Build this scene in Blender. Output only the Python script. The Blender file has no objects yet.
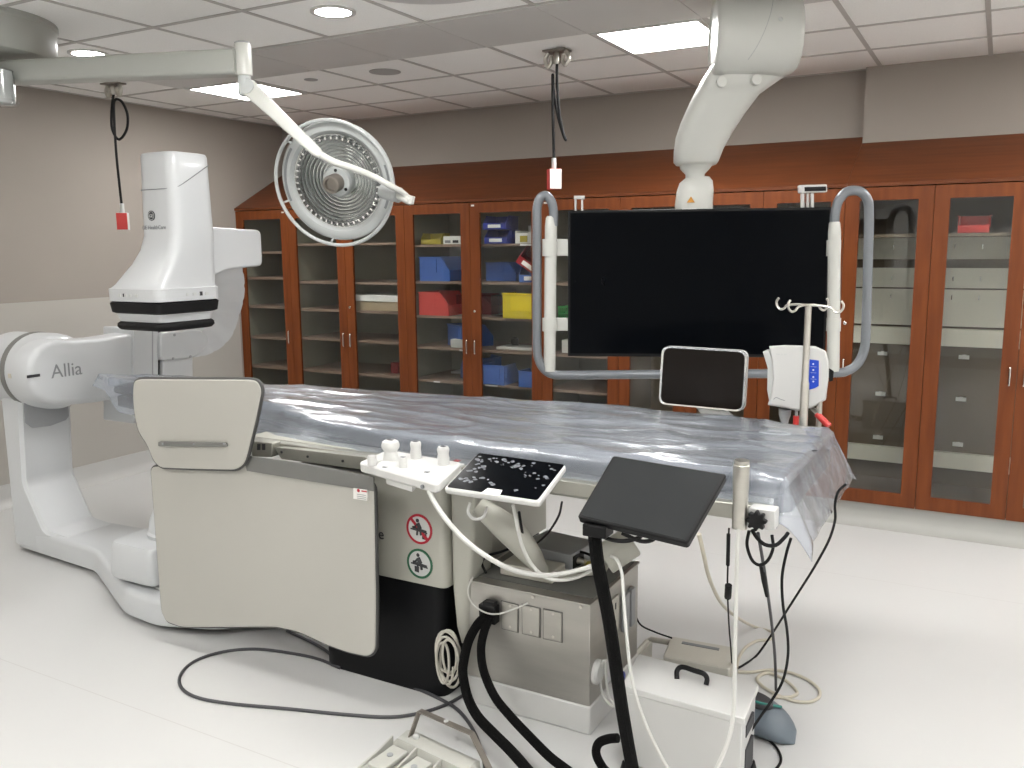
import bpy, bmesh, math, random
from mathutils import Vector, Matrix, noise
V = Vector
random.seed(7)
PI = math.pi
C = bpy.context.scene.collection

# ------------------------------------------------------------------ camera
FOC, PITCH, ROLL, YAW, EYE = 874.4, 0.155372, -0.009098, 0.506255, 1.72
_cp, _sp, _cr, _sr, _cy, _sy = math.cos(PITCH), math.sin(PITCH), math.cos(ROLL), math.sin(ROLL), math.cos(YAW), math.sin(YAW)
FW = V((-_sy*_cp, _cy*_cp, -_sp)); _rt = V((_cy, _sy, 0)); _up = _rt.cross(FW)
RT = _rt*_cr + _up*_sr; UP = -_rt*_sr + _up*_cr
CAM = V((0, 0, EYE))
cam = bpy.data.cameras.new('camera'); cam.sensor_width = 36; cam.lens = FOC*36/1024
cam.clip_start = 0.05
camo = bpy.data.objects.new('camera', cam); C.objects.link(camo)
camo.matrix_world = Matrix(((RT.x, UP.x, -FW.x, CAM.x), (RT.y, UP.y, -FW.y, CAM.y), (RT.z, UP.z, -FW.z, CAM.z), (0, 0, 0, 1)))
bpy.context.scene.camera = camo

def ray(x, y): return FW + RT*((x-512)/FOC) + UP*((384-y)/FOC)
def at(x, y, X=None, Y=None, Z=None):
    """the point of the room seen at x, y of the photograph on a plane of the room"""
    d = ray(x, y)
    if X is not None: t = X/d.x
    elif Y is not None: t = Y/d.y
    else: t = (Z-EYE)/d.z
    return CAM + d*t
def on_plane(x, y, p, n):
    d = ray(x, y); return CAM + d*((p-CAM).dot(n)/d.dot(n))

# ------------------------------------------------------------------ materials
def mat(name, col, rough=.5, metal=0., var=0., scale=8., bump=0., bscale=60., spec=.5, coat=0., stretch=(1, 1, 1), col2=None):
    m = bpy.data.materials.new(name); m.use_nodes = True
    nt = m.node_tree; b = nt.nodes['Principled BSDF']
    b.inputs['Roughness'].default_value = rough; b.inputs['Metallic'].default_value = metal
    b.inputs['Specular IOR Level'].default_value = spec; b.inputs['Coat Weight'].default_value = coat
    c2 = col2 or tuple(max(0, c*(1-var)) for c in col)
    tc = nt.nodes.new('ShaderNodeTexCoord'); mp = nt.nodes.new('ShaderNodeMapping'); mp.inputs['Scale'].default_value = stretch
    nt.links.new(tc.outputs['Object'], mp.inputs['Vector'])
    n = nt.nodes.new('ShaderNodeTexNoise'); n.inputs['Scale'].default_value = scale; n.inputs['Detail'].default_value = 5
    nt.links.new(mp.outputs[0], n.inputs['Vector'])
    r = nt.nodes.new('ShaderNodeValToRGB'); r.color_ramp.elements[0].position = .3; r.color_ramp.elements[1].position = .7
    r.color_ramp.elements[0].color = (*c2, 1); r.color_ramp.elements[1].color = (*col, 1)
    nt.links.new(n.outputs['Fac'], r.inputs['Fac']); nt.links.new(r.outputs['Color'], b.inputs['Base Color'])
    if bump:
        n2 = nt.nodes.new('ShaderNodeTexNoise'); n2.inputs['Scale'].default_value = bscale; n2.inputs['Detail'].default_value = 4
        nt.links.new(mp.outputs[0], n2.inputs['Vector'])
        bp = nt.nodes.new('ShaderNodeBump'); bp.inputs['Strength'].default_value = bump; bp.inputs['Distance'].default_value = .01
        nt.links.new(n2.outputs['Fac'], bp.inputs['Height']); nt.links.new(bp.outputs['Normal'], b.inputs['Normal'])
    return m
def emit(name, col, s):
    m = bpy.data.materials.new(name); m.use_nodes = True; nt = m.node_tree; nt.nodes.clear()
    e = nt.nodes.new('ShaderNodeEmission'); e.inputs['Color'].default_value = (*col, 1); e.inputs['Strength'].default_value = s
    o = nt.nodes.new('ShaderNodeOutputMaterial'); nt.links.new(e.outputs[0], o.inputs[0]); return m
def schlick(nt, f0=.04, gain=1., normal=None):
    N = nt.nodes.new; lw = N('ShaderNodeLayerWeight'); lw.inputs['Blend'].default_value = .5
    if normal: nt.links.new(normal, lw.inputs['Normal'])
    p = N('ShaderNodeMath'); p.operation = 'POWER'; p.inputs[1].default_value = 5; nt.links.new(lw.outputs['Facing'], p.inputs[0])
    m = N('ShaderNodeMath'); m.operation = 'MULTIPLY_ADD'; m.inputs[1].default_value = (1-f0)*gain; m.inputs[2].default_value = f0*gain
    m.use_clamp = True; nt.links.new(p.outputs[0], m.inputs[0]); return m.outputs[0]
def glass(name, tint=(1, 1, 1), rough=.0, base=.04, gain=1.):
    m = bpy.data.materials.new(name); m.use_nodes = True; nt = m.node_tree; nt.nodes.clear()
    t = nt.nodes.new('ShaderNodeBsdfTransparent'); t.inputs['Color'].default_value = (*tint, 1)
    g = nt.nodes.new('ShaderNodeBsdfGlossy'); g.inputs['Roughness'].default_value = rough
    fr = schlick(nt, base, gain)
    x = nt.nodes.new('ShaderNodeMixShader'); o = nt.nodes.new('ShaderNodeOutputMaterial')
    nt.links.new(fr, x.inputs[0])
    nt.links.new(t.outputs[0], x.inputs[1]); nt.links.new(g.outputs[0], x.inputs[2]); nt.links.new(x.outputs[0], o.inputs[0])
    return m
def wood(name, c1, c2, axis):
    m = mat(name, c1, .38, 0, col2=c2, scale=2.2, stretch=(14, 14, 1.2) if axis == 'z' else (1.2, 14, 14), bump=.03, bscale=40, spec=.25)
    return m
def film(name):
    m = bpy.data.materials.new(name); m.use_nodes = True; nt = m.node_tree; nt.nodes.clear(); N = nt.nodes.new; L = nt.links.new
    o = N('ShaderNodeOutputMaterial'); d = N('ShaderNodeBsdfDiffuse'); d.inputs['Color'].default_value = (.70, .75, .83, 1)
    tl = N('ShaderNodeBsdfTranslucent'); tl.inputs['Color'].default_value = (.70, .75, .83, 1)
    t = N('ShaderNodeBsdfTransparent'); t.inputs['Color'].default_value = (.93, .95, .98, 1)
    g = N('ShaderNodeBsdfGlossy'); g.inputs['Roughness'].default_value = .26
    n = N('ShaderNodeTexNoise'); n.inputs['Scale'].default_value = 5; n.inputs['Detail'].default_value = 4
    tc = N('ShaderNodeTexCoord'); mp = N('ShaderNodeMapping'); mp.inputs['Scale'].default_value = (.5, 2.0, 2)
    L(tc.outputs['Object'], mp.inputs[0]); L(mp.outputs[0], n.inputs['Vector'])
    r = N('ShaderNodeMapRange'); r.inputs[1].default_value = .3; r.inputs[2].default_value = .7; r.inputs[3].default_value = .11; r.inputs[4].default_value = .24
    L(n.outputs['Fac'], r.inputs[0])
    dt = N('ShaderNodeMixShader'); dt.inputs[0].default_value = .35; L(d.outputs[0], dt.inputs[1]); L(tl.outputs[0], dt.inputs[2])
    x = N('ShaderNodeMixShader'); L(r.outputs[0], x.inputs[0]); L(t.outputs[0], x.inputs[1]); L(dt.outputs[0], x.inputs[2])
    
    bn = N('ShaderNodeTexNoise'); bn.inputs['Scale'].default_value = 3.2; bn.inputs['Detail'].default_value = 3; bn.inputs['Distortion'].default_value = .6
    bm2 = N('ShaderNodeMapping'); bm2.inputs['Rotation'].default_value = (0, 0, .35); bm2.inputs['Scale'].default_value = (1.0, 3.6, 3); L(tc.outputs['Object'], bm2.inputs[0]); L(bm2.outputs[0], bn.inputs['Vector'])
    bp = N('ShaderNodeBump'); bp.inputs['Strength'].default_value = .4; bp.inputs['Distance'].default_value = .03; L(bn.outputs['Fac'], bp.inputs['Height'])
    L(bp.outputs[0], g.inputs['Normal']); fr = schlick(nt, .06, 1.25)
    y = N('ShaderNodeMixShader'); L(fr, y.inputs[0]); L(x.outputs[0], y.inputs[1]); L(g.outputs[0], y.inputs[2]); L(y.outputs[0], o.inputs[0])
    return m

M = {}
M['bouncewall'] = mat('bounce_wall_white', (.86, .85, .83), .8, var=.03, scale=2)  # for the unseen walls, made white to bounce more light
M['wall'] = mat('wall_paint', (.335, .300, .268), .75, var=.06, scale=1.5, bump=.05, bscale=220)
M['sheet'] = mat('wall_sheet', (.46, .44, .405), .4, var=.05, scale=1.2)
M['cove'] = mat('cove_vinyl', (.40, .40, .375), .4, var=.06, scale=3)
M['cove_pale'] = mat('pale_cove_vinyl', (.56, .56, .545), .4, var=.05, scale=3)
M['tile'] = mat('ceiling_tile', (.93, .92, .90), .9, var=.06, scale=120, bump=.15, bscale=300)
M['tbar'] = mat('ceiling_bar', (.48, .46, .44), .5, var=.05)
M['panel'] = mat('ceiling_metal_panel', (.60, .59, .575), .45, var=.05, scale=2)
M['wood'] = wood('cherry_wood', (.190, .052, .0135), (.130, .033, .0085), 'z')
M['woodh'] = wood('cherry_wood_grain_across', (.150, .043, .013), (.102, .028, .0085), 'x')
M['shelf'] = mat('shelf_board', (.27, .185, .14), .5, var=.2, scale=6, stretch=(1, 10, 10))
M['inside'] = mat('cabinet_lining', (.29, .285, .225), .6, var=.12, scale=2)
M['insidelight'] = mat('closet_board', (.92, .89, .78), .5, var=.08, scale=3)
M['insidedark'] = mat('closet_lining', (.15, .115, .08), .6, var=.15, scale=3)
M['pane'] = glass('cabinet_glass', (.95, .96, .95), 0, gain=1.0)
M['white'] = mat('white_enamel', (.60, .60, .585), .35, var=.03, scale=3, coat=.2)
M['cwhite'] = mat('gantry_white', (.555, .57, .58), .32, var=.03, scale=2, coat=.25)
M['arm'] = mat('boom_white', (.57, .575, .54), .35, var=.04, scale=3, coat=.2)
M['boomgreyshade'] = mat('boom_grey_and_shade', (.38, .39, .36), .35, var=.04, scale=3)
M['greyplastic'] = mat('grey_plastic', (.33, .34, .35), .5, var=.06)
M['lightgrey'] = mat('light_grey_plastic', (.55, .56, .55), .45, var=.05)
M['cream'] = mat('cream_panel', (.41, .405, .355), .42, var=.04, scale=2)
M['pad'] = mat('shield_vinyl', (.45, .44, .40), .45, var=.05, scale=1.5, bump=.02, bscale=12)
M['trim'] = mat('shield_trim', (.05, .05, .048), .5, var=.1)
M['strap'] = mat('shield_strap', (.165, .165, .155), .55, var=.08, scale=5)
M['black'] = mat('black_plastic', (.005, .005, .0055), .4, var=.2, spec=.25)
M['blackmat'] = mat('black_base', (.004, .0045, .0055), .5, var=.2, spec=.2)
M['fabric'] = mat('black_braided_sleeve', (.004, .004, .004), .85, var=.4, scale=90, bump=.6, bscale=250, spec=.15)
M['rubber'] = mat('black_rubber', (.006, .006, .0065), .6, var=.2, spec=.25)
M['steel'] = mat('stainless_steel', (.62, .60, .55), .32, metal=1, var=.12, scale=2, stretch=(1, 1, 9))
M['steelbox'] = mat('brushed_steel', (.47, .455, .42), .38, metal=.85, var=.15, scale=3, stretch=(1, 1, 5), bump=.03)
M['chrome'] = mat('chrome', (.82, .82, .80), .12, metal=1, var=.03)
M['rail'] = mat('rail_steel', (.36, .355, .315), .35, metal=.7, var=.08, scale=2)
M['tube'] = mat('grey_tube', (.20, .215, .235), .3, var=.05, metal=.2)
M['screen'] = mat('dark_screen', (.0012, .0018, .003), .16, var=.2, spec=.06)
M['screen2'] = mat('touch_screen', (.026, .028, .029), .22, var=.05, spec=.25)
M['bezel'] = mat('screen_bezel', (.005, .005, .0055), .4, var=.1, spec=.25)
M['mattress'] = mat('mattress_cover', (.035, .039, .047), .55, var=.3, scale=3)
M['carbon'] = mat('carbon_top', (.02, .021, .024), .4, var=.3, scale=10)
M['film'] = film('clear_plastic_sheet')
M['clear'] = glass('clear_plastic', (.88, .9, .9), .1, gain=2.)
M['red'] = mat('red_plastic', (.60, .045, .04), .4, var=.06)
M['darkred'] = mat('dark_red_plastic', (.26, .012, .018), .45, var=.1)
M['blue'] = mat('blue_plastic', (.035, .115, .42), .4, var=.08)
M['darkblue'] = mat('dark_blue_plastic', (.02, .035, .29), .4, var=.08)
M['yellow'] = mat('yellow_plastic', (.66, .52, .012), .4, var=.05)
M['olive'] = mat('dull_yellow_plastic', (.42, .34, .04), .45, var=.05)
M['green'] = mat('green_plastic', (.03, .30, .06), .45, var=.05)
M['paper'] = mat('paper', (.78, .77, .74), .7, var=.04, scale=20)
M['card'] = mat('card', (.42, .33, .22), .7, var=.08, scale=10)
M['ink'] = mat('dark_ink', (.03, .03, .035), .6, var=.05)
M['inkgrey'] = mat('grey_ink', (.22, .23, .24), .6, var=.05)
M['signred'] = mat('sign_red', (.42, .012, .03), .45, var=.05)
M['signgreen'] = mat('sign_green', (.01, .10, .045), .45, var=.05)
M['bluelabel'] = mat('blue_label', (.012, .06, .50), .35, var=.05)
M['hose'] = mat('white_hose', (.60, .60, .57), .4, var=.04)
M['beige'] = mat('beige_cable', (.55, .51, .42), .45, var=.06)
M['beigebox'] = mat('beige_enamel', (.52, .50, .44), .45, var=.06)
M['cablegrey'] = mat('grey_cable', (.055, .055, .06), .45, var=.1)
M['slate'] = mat('slate_plastic', (.13, .16, .19), .45, var=.08)
M['teal'] = mat('teal_cord', (.03, .20, .17), .5, var=.1)
M['pedal'] = mat('pedal_grey', (.50, .50, .46), .5, var=.06)
M['bronze'] = mat('worn_metal', (.30, .27, .24), .4, metal=.6, var=.2)
M['copper'] = mat('orange_label', (.55, .25, .03), .5, var=.05)
M['lens'] = emit('troffer_light', (1, .985, .96), 15)
M['lens2'] = emit('downlight', (1, .985, .96), 24)
M['reflector'] = mat('lamp_reflector', (.90, .90, .90), .12, metal=1, var=.05, scale=30)
M['lampwhite'] = mat('lamp_white', (.47, .49, .485), .35, var=.04)
M['speaker'] = mat('speaker_grille', (.42, .41, .40), .6, var=.2, scale=200)

# floor: white sheet vinyl with welded seams
def floor_mat():
    m = mat('vinyl_floor', (.60, .60, .592), .30, var=.04, scale=1.1, spec=.4)
    nt = m.node_tree; b = nt.nodes['Principled BSDF']; src = b.inputs['Base Color'].links[0].from_socket
    tc = nt.nodes.new('ShaderNodeTexCoord'); s = nt.nodes.new('ShaderNodeSeparateXYZ'); nt.links.new(tc.outputs['Object'], s.inputs[0])
    prev = None
    for y0 in (2.008, 4.68, -.66):
        c = nt.nodes.new('ShaderNodeMath'); c.operation = 'COMPARE'; c.inputs[1].default_value = y0; c.inputs[2].default_value = .0022
        nt.links.new(s.outputs['Y'], c.inputs[0])
        if prev:
            a = nt.nodes.new('ShaderNodeMath'); a.operation = 'ADD'; nt.links.new(prev, a.inputs[0]); nt.links.new(c.outputs[0], a.inputs[1]); prev = a.outputs[0]
        else: prev = c.outputs[0]
    mx = nt.nodes.new('ShaderNodeMixRGB'); mx.inputs[2].default_value = (.52, .51, .50, 1)
    nt.links.new(prev, mx.inputs[0]); nt.links.new(src, mx.inputs[1]); nt.links.new(mx.outputs[0], b.inputs['Base Color'])
    n3 = nt.nodes.new('ShaderNodeTexNoise'); n3.inputs['Scale'].default_value = 2.2; n3.inputs['Detail'].default_value = 3
    nt.links.new(tc.outputs['Object'], n3.inputs['Vector'])
    mr = nt.nodes.new('ShaderNodeMapRange'); mr.inputs[1].default_value = .35; mr.inputs[2].default_value = .65; mr.inputs[3].default_value = .30; mr.inputs[4].default_value = .38
    nt.links.new(n3.outputs['Fac'], mr.inputs[0]); nt.links.new(mr.outputs[0], b.inputs['Roughness'])
    return m
M['floor'] = floor_mat()

# ------------------------------------------------------------------ mesh building
ORG = {}
def frame_of(d):
    d = d.normalized(); a = V((0, 0, 1)) if abs(d.z) < .9 else V((1, 0, 0))
    u = d.cross(a).normalized(); return u, d.cross(u).normalized(), d
def catmull(p, n=8, closed=False):
    p = [V(q) for q in p]
    if len(p) < 3: return p
    out = []; N = len(p)
    for i in range(N if closed else N-1):
        if closed: a, b, c, d = p[(i-1) % N], p[i], p[(i+1) % N], p[(i+2) % N]
        else:
            b, c = p[i], p[i+1]; a = p[i-1] if i else b*2-c; d = p[i+2] if i+2 < N else c*2-b
        for k in range(n):
            t = k/n; out.append(.5*((2*b)+(c-a)*t+(2*a-5*b+4*c-d)*t*t+(3*b-a-3*c+d)*t**3))
    if not closed: out.append(p[-1])
    return out
def round_poly(pts, r, n=5):
    pts = [V(p) for p in pts]; out = []; N = len(pts)
    for i in range(N):
        a, b, c = pts[i-1], pts[i], pts[(i+1) % N]
        u = (a-b); w = (c-b); lu, lw = u.length, w.length
        if lu < 1e-6 or lw < 1e-6: out.append(b); continue
        rr = min(r, lu*.48, lw*.48); p, q = b+u*(rr/lu), b+w*(rr/lw)
        for k in range(n+1):
            t = k/n; out.append(p*(1-t)**2+b*2*t*(1-t)+q*t*t)
    return out
class MB:
    def __init__(s): s.bm = bmesh.new()
    def ring(s, pts): return [s.bm.verts.new(p) for p in pts]
    def skin(s, rings, closed_ring=True, cap=True, loop=False):
        vs = [s.ring(r) for r in rings]; n = len(vs[0])
        for i in range(len(vs)-(0 if loop else 1)):
            a, b = vs[i], vs[(i+1) % len(vs)]
            for k in range(n if closed_ring else n-1):
                try: s.bm.faces.new((a[k], a[(k+1) % n], b[(k+1) % n], b[k]))
                except ValueError: pass
        if cap and closed_ring and not loop:
            for r in (vs[0][::-1], vs[-1]):
                try: s.bm.faces.new(r)
                except ValueError: pass
        return s
    def box(s, a, b, R=None, o=None):
        a, b = V(a), V(b); lo = V(map(min, a, b)); hi = V(map(max, a, b))
        p = [V((x, y, z)) for z in (lo.z, hi.z) for x, y in ((lo.x, lo.y), (hi.x, lo.y), (hi.x, hi.y), (lo.x, hi.y))]
        if R: p = [R @ q + (V(o) if o else V()) for q in p]
        v = s.ring(p)
        for f in ((3, 2, 1, 0), (4, 5, 6, 7), (0, 1, 5, 4), (1, 2, 6, 5), (2, 3, 7, 6), (3, 0, 4, 7)): s.bm.faces.new([v[i] for i in f])
        return s
    def cyl(s, p, q, r, r2=None, n=24, cap=True):
        p, q = V(p), V(q); r2 = r if r2 is None else r2; u, w, d = frame_of(q-p)
        cs = [(math.cos(2*PI*k/n), math.sin(2*PI*k/n)) for k in range(n)]
        return s.skin([[p+(u*a+w*b)*r for a, b in cs], [q+(u*a+w*b)*r2 for a, b in cs]], cap=cap)
    def lathe(s, o, d, prof, n=32, cap=True):
        o = V(o); u, w, d = frame_of(V(d)); cs = [(math.cos(2*PI*k/n), math.sin(2*PI*k/n)) for k in range(n)]
        return s.skin([[o+d*h+(u*a+w*b)*max(r, 1e-4) for a, b in cs] for r, h in prof], cap=cap)
    def ball(s, c, r, n=16):
        return s.lathe(V(c), (0, 0, 1), [(r*math.sin(PI*k/n), -r*math.cos(PI*k/n)) for k in range(n+1)], n=20)
    def tube(s, path, r, n=10, closed=False, rs=None):
        path = [V(p) for p in path]; N = len(path); rings = []
        u = None
        for i, p in enumerate(path):
            if closed: d = path[(i+1) % N]-path[i-1]
            else: d = path[min(i+1, N-1)]-path[max(i-1, 0)]
            if d.length < 1e-9: d = V((0, 0, 1))
            d.normalize()
            if u is None: u, w, _ = frame_of(d)
            u = (u-d*u.dot(d))
            if u.length < 1e-6: u, _, _ = frame_of(d)
            u.normalize(); w = d.cross(u)
            rr = rs[i] if rs else r
            rings.append([p+(u*math.cos(2*PI*k/n)+w*math.sin(2*PI*k/n))*rr for k in range(n)])
        return s.skin(rings, loop=closed)
    def prism(s, pts, vec):
        pts = [V(p) for p in pts]; vec = V(vec)
        return s.skin([pts, [p+vec for p in pts]])
    def ringprism(s, outer, inner, vec):
        """a frame: outer outline minus inner outline (same number of points), extruded by vec"""
        o, i = [V(p) for p in outer], [V(p) for p in inner]; vec = V(vec)
        return s.skin([o, [p+vec for p in o], [p+vec for p in i], i], loop=True)
    def build(s, name, m, parent=None, bevel=0, seg=2, smooth=35, org=None, sub=0):
        bmesh.ops.recalc_face_normals(s.bm, faces=s.bm.faces)
        if parent is not None: o = ORG.get(parent.name, V())
        elif org is not None: o = V(org)
        else:
            lo = V(min(v.co[i] for v in s.bm.verts) for i in range(3)); hi = V(max(v.co[i] for v in s.bm.verts) for i in range(3))
            o = V(((lo.x+hi.x)/2, (lo.y+hi.y)/2, lo.z))
        bmesh.ops.translate(s.bm, verts=s.bm.verts, vec=-o)
        me = bpy.data.meshes.new(name); s.bm.to_mesh(me); s.bm.free()
        me.materials.append(M[m] if isinstance(m, str) else m)
        ob = bpy.data.objects.new(name, me); C.objects.link(ob)
        if smooth:
            me.shade_smooth()
            me.set_sharp_from_angle(angle=math.radians(smooth))
        if bevel:
            b = ob.modifiers.new('bevel', 'BEVEL'); b.width = bevel; b.segments = seg; b.limit_method = 'ANGLE'; b.angle_limit = math.radians(40)
        if sub:
            b = ob.modifiers.new('sub', 'SUBSURF'); b.levels = b.render_levels = sub
        if parent is not None: ob.parent = parent
        else: ob.location = o
        ORG[ob.name] = o
        return ob
def tag(o, label, cat, group=None):
    o['label'] = label; o['category'] = cat
    if group: o['group'] = group
    return o
def thing(name, loc, label, cat, group=None):
    o = bpy.data.objects.new(name, None); C.objects.link(o); o.location = loc; o.empty_display_size = .05
    ORG[o.name] = V(loc); return tag(o, label, cat, group)
def struct(o): o['kind'] = 'structure'; return o
def copy_tree(o, parent=None):
    c = o.copy(); C.objects.link(c)
    if parent is not None: c.parent = parent
    for ch in list(o.children): copy_tree(ch, c)
    return c
def text(name, s, size, origin, right, up, m, parent, extr=.0006, align='LEFT'):
    cu = bpy.data.curves.new(name, 'FONT'); cu.body = s; cu.size = size; cu.extrude = extr; cu.align_x = align; cu.resolution_u = 3
    tmp = bpy.data.objects.new('tmp_text', cu); C.objects.link(tmp)
    dg = bpy.context.evaluated_depsgraph_get(); me = bpy.data.meshes.new_from_object(tmp.evaluated_get(dg))
    bpy.data.objects.remove(tmp)
    r, u = V(right).normalized(), V(up).normalized(); n = r.cross(u); o = ORG.get(parent.name, V())
    for v in me.vertices: v.co = V(origin)+r*v.co.x+u*v.co.y+n*v.co.z-o
    me.materials.clear(); me.materials.append(M[m]); me.name = name
    ob = bpy.data.objects.new(name, me); C.objects.link(ob); ob.parent = parent; ORG[ob.name] = o
    return ob
def path_pts(spec):
    out = []
    for q in spec:
        if len(q) == 3 and not isinstance(q[2], str): out.append(V(q)); continue
        x, y, k, val = q; out.append(at(x, y, **{k: val}))
    return out
def cable(name, spec, r, m, label, cat='cable', group=None, n=10, sm=8):
    group = group or {'black_hose': 'thick black hoses', 'white_hose': 'white hoses', 'black_cable': 'thin black cables', 'floor_cable': 'grey floor cables', 'beige_cable': 'beige cables', 'black_loop_cable': 'black loops under the star knob', 'loose_white_cable': 'loose white cables'}.get(name)
    o = MB().tube(catmull(path_pts(spec), sm), r, n).build(name, m); return tag(o, label, cat, group)

# ------------------------------------------------------------------ the room
XL, XR, YB, YF, H = -5.84, 2.6, 6.23, -2.4, 2.824
YC = 5.60                                     # front plane of the cabinets
struct(MB().box((XL-.1, YF-.1, -.1), (XR+.1, YB+.1, 0)).build('floor', 'floor', org=(0, 0, 0), smooth=0))
struct(MB().box((XL-.1, YF-.1, H), (XR+.1, YB+.1, H+.1)).build('ceiling', 'tile', org=(0, 0, 0), smooth=0))
struct(MB().box((XL-.1, YF-.1, 0), (XL, YB+.1, H)).build('wall_left', 'wall', org=(0, 0, 0), smooth=0))
struct(MB().box((XR, YF-.1, 0), (XR+.1, YB+.1, H)).build('wall_right', 'bouncewall', org=(0, 0, 0), smooth=0))
struct(MB().box((XL, YB, 0), (XR, YB+.1, H)).build('wall_back', 'wall', org=(0, 0, 0), smooth=0))
struct(MB().box((XL, YF-.1, 0), (XR, YF, H)).build('wall_front', 'bouncewall', org=(0, 0, 0), smooth=0))
struct(MB().box((-.822, 6.14, 2.30), (XR, YB, H)).build('wall_soffit', 'wall', org=(0, 0, 0), smooth=0))
zs = at(50, 300.7, X=XL).z
struct(MB().box((XL, YF, .10), (XL+.006, YC-.02, zs)).build('trim_1', 'sheet', org=(0, 0, 0), smooth=0))
def cove(name, a, b, inward, m='cove'):
    a, b, i = V(a), V(b), V(inward)
    prof = [(0, 0), (0, .15), (.008, .15), (.012, .06), (.03, .018), (.07, .0015), (.07, 0)]
    mb = MB(); mb.skin([[p+i*d+V((0, 0, h)) for d, h in prof] for p in (a, b)])
    return struct(mb.build(name, m, org=(0, 0, 0), smooth=60))
cove('baseboard_left', (XL+.006, YF, 0), (XL+.006, YC, 0), (1, 0, 0), 'cove_pale')
cove('baseboard_front', (XL, YF, 0), (XR, YF, 0), (0, 1, 0))
cove('baseboard_right', (XR, YF, 0), (XR, YC, 0), (-1, 0, 0))
cove('baseboard_back', (XL+.01, YC+.03, 0), (XR, YC+.03, 0), (0, -1, 0))
# suspended ceiling: grid bars and the row of flat metal panels
GX, GY = -3.18, 4.384
bars = MB()
for k in range(-4, 10):
    x = GX+.61*k
    if XL < x < XR: bars.box((x-.012, YF, H-.004), (x+.012, YB, H+.001))
for k in range(-11, 4):
    y = GY+.61*k
    if YF < y < YB: bars.box((XL, y-.012, H-.0045), (XR, y+.012, H+.001))
for a, b in (((XL, YF), (XL+.02, YB)), ((XL, YB-.02), (XR, YB)), ((XR-.02, YF), (XR, YB))): bars.box((*a, H-.004), (*b, H+.001))
struct(bars.build('trim_2', 'tbar', org=(0, 0, 0), smooth=0))
pan = MB()
for k in range(-3, 9):
    x = GX+.61*k; pan.box((x+.002, GY-.61+.004, H-.010), (x+.608, GY-.004, H-.004))
    for sx in (.05, .56):
        for sy in (.03, .58): pan.cyl((x+sx, GY-.61+sy, H-.012), (x+sx, GY-.61+sy, H-.010), .006, n=8)
struct(pan.build('trim_3', 'panel', org=(0, 0, 0), smooth=0))

# ------------------------------------------------------------------ ceiling lights
def troffer(i, j, label, group='square ceiling light panels'):
    x, y = GX+.61*i, GY+.61*j
    t = thing('ceiling_light', (x+.305, y+.305, H-.01), label, 'ceiling light', group)
    o = [(x+.012, y+.012, H-.012), (x+.598, y+.012, H-.012), (x+.598, y+.598, H-.012), (x+.012, y+.598, H-.012)]
    c = V((x+.305, y+.305, H-.012)); inn = [c+(V(p)-c)*.91 for p in o]
    MB().ringprism(o, inn, (0, 0, .012)).build('light_frame', 'white', t, smooth=0)
    MB().box(inn[0]+V((0, 0, .004)), inn[2]+V((0, 0, .008))).build('diffuser', 'lens', t, smooth=0)
troffer(2, 0, 'square ceiling light panel nearest the suspended screen arm')
troffer(-3, 0, 'square ceiling light panel above the far left of the room, behind the lamp boom')
for i, j in ((1, -4), (4, -4), (-3, -4), (7, -4), (6, 0), (7, 2), (1, -8), (4, -8), (7, -8), (-3, -8)): troffer(i, j, 'unseen square ceiling light panel outside the view, added to light the room')  # unseen panels added to brighten the room
def downlight(p, label, r=.085):
    t = thing('downlight', (p.x, p.y, H-.012), label, 'ceiling light', 'round recessed downlights')
    n = 32; cs = [V((math.cos(2*PI*k/n), math.sin(2*PI*k/n), 0)) for k in range(n)]
    MB().ringprism([p+c*(r+.022)+V((0, 0, -.008)) for c in cs], [p+c*r+V((0, 0, -.008)) for c in cs], (0, 0, .008)).build('light_ring', 'white', t)
    MB().cyl(p+V((0, 0, -.005)), p+V((0, 0, -.001)), r, n=32).build('light_lens', 'lens2', t)
downlight(at(333, 11, Z=H), 'round recessed downlight beyond the top of the lamp boom arm')
downlight(at(88, 53, Z=H), 'round recessed downlight beside the boom canopy')
for q, r, l in (((385, 71.5), .10, 'large round ceiling speaker grille near the square light'), ((311, 79.3), .045, 'small round ceiling grille between the lamp arm and the larger speaker')):
    p = at(*q, Z=H)
    tag(MB().lathe(p+V((0, 0, -.007)), (0, 0, 1), [(r*.5, 0), (r*.9, .001), (r, .003), (r, .006)]).build('ceiling_speaker', 'speaker'), l, 'speaker', 'round ceiling grilles')
p = at(460, 4, Z=H-.04)
pc = V((p.x+.06, p.y-.365, H))
tag(MB().lathe(pc+V((0, 0, -.05)), (0, 0, 1), [(.30, 0), (.345, .008), (.36, .03), (.36, .05)], n=48).build('ceiling_mount_cover', 'panel'), 'round grey ceiling mount cover cut by the top of the picture', 'mount cover')

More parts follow.
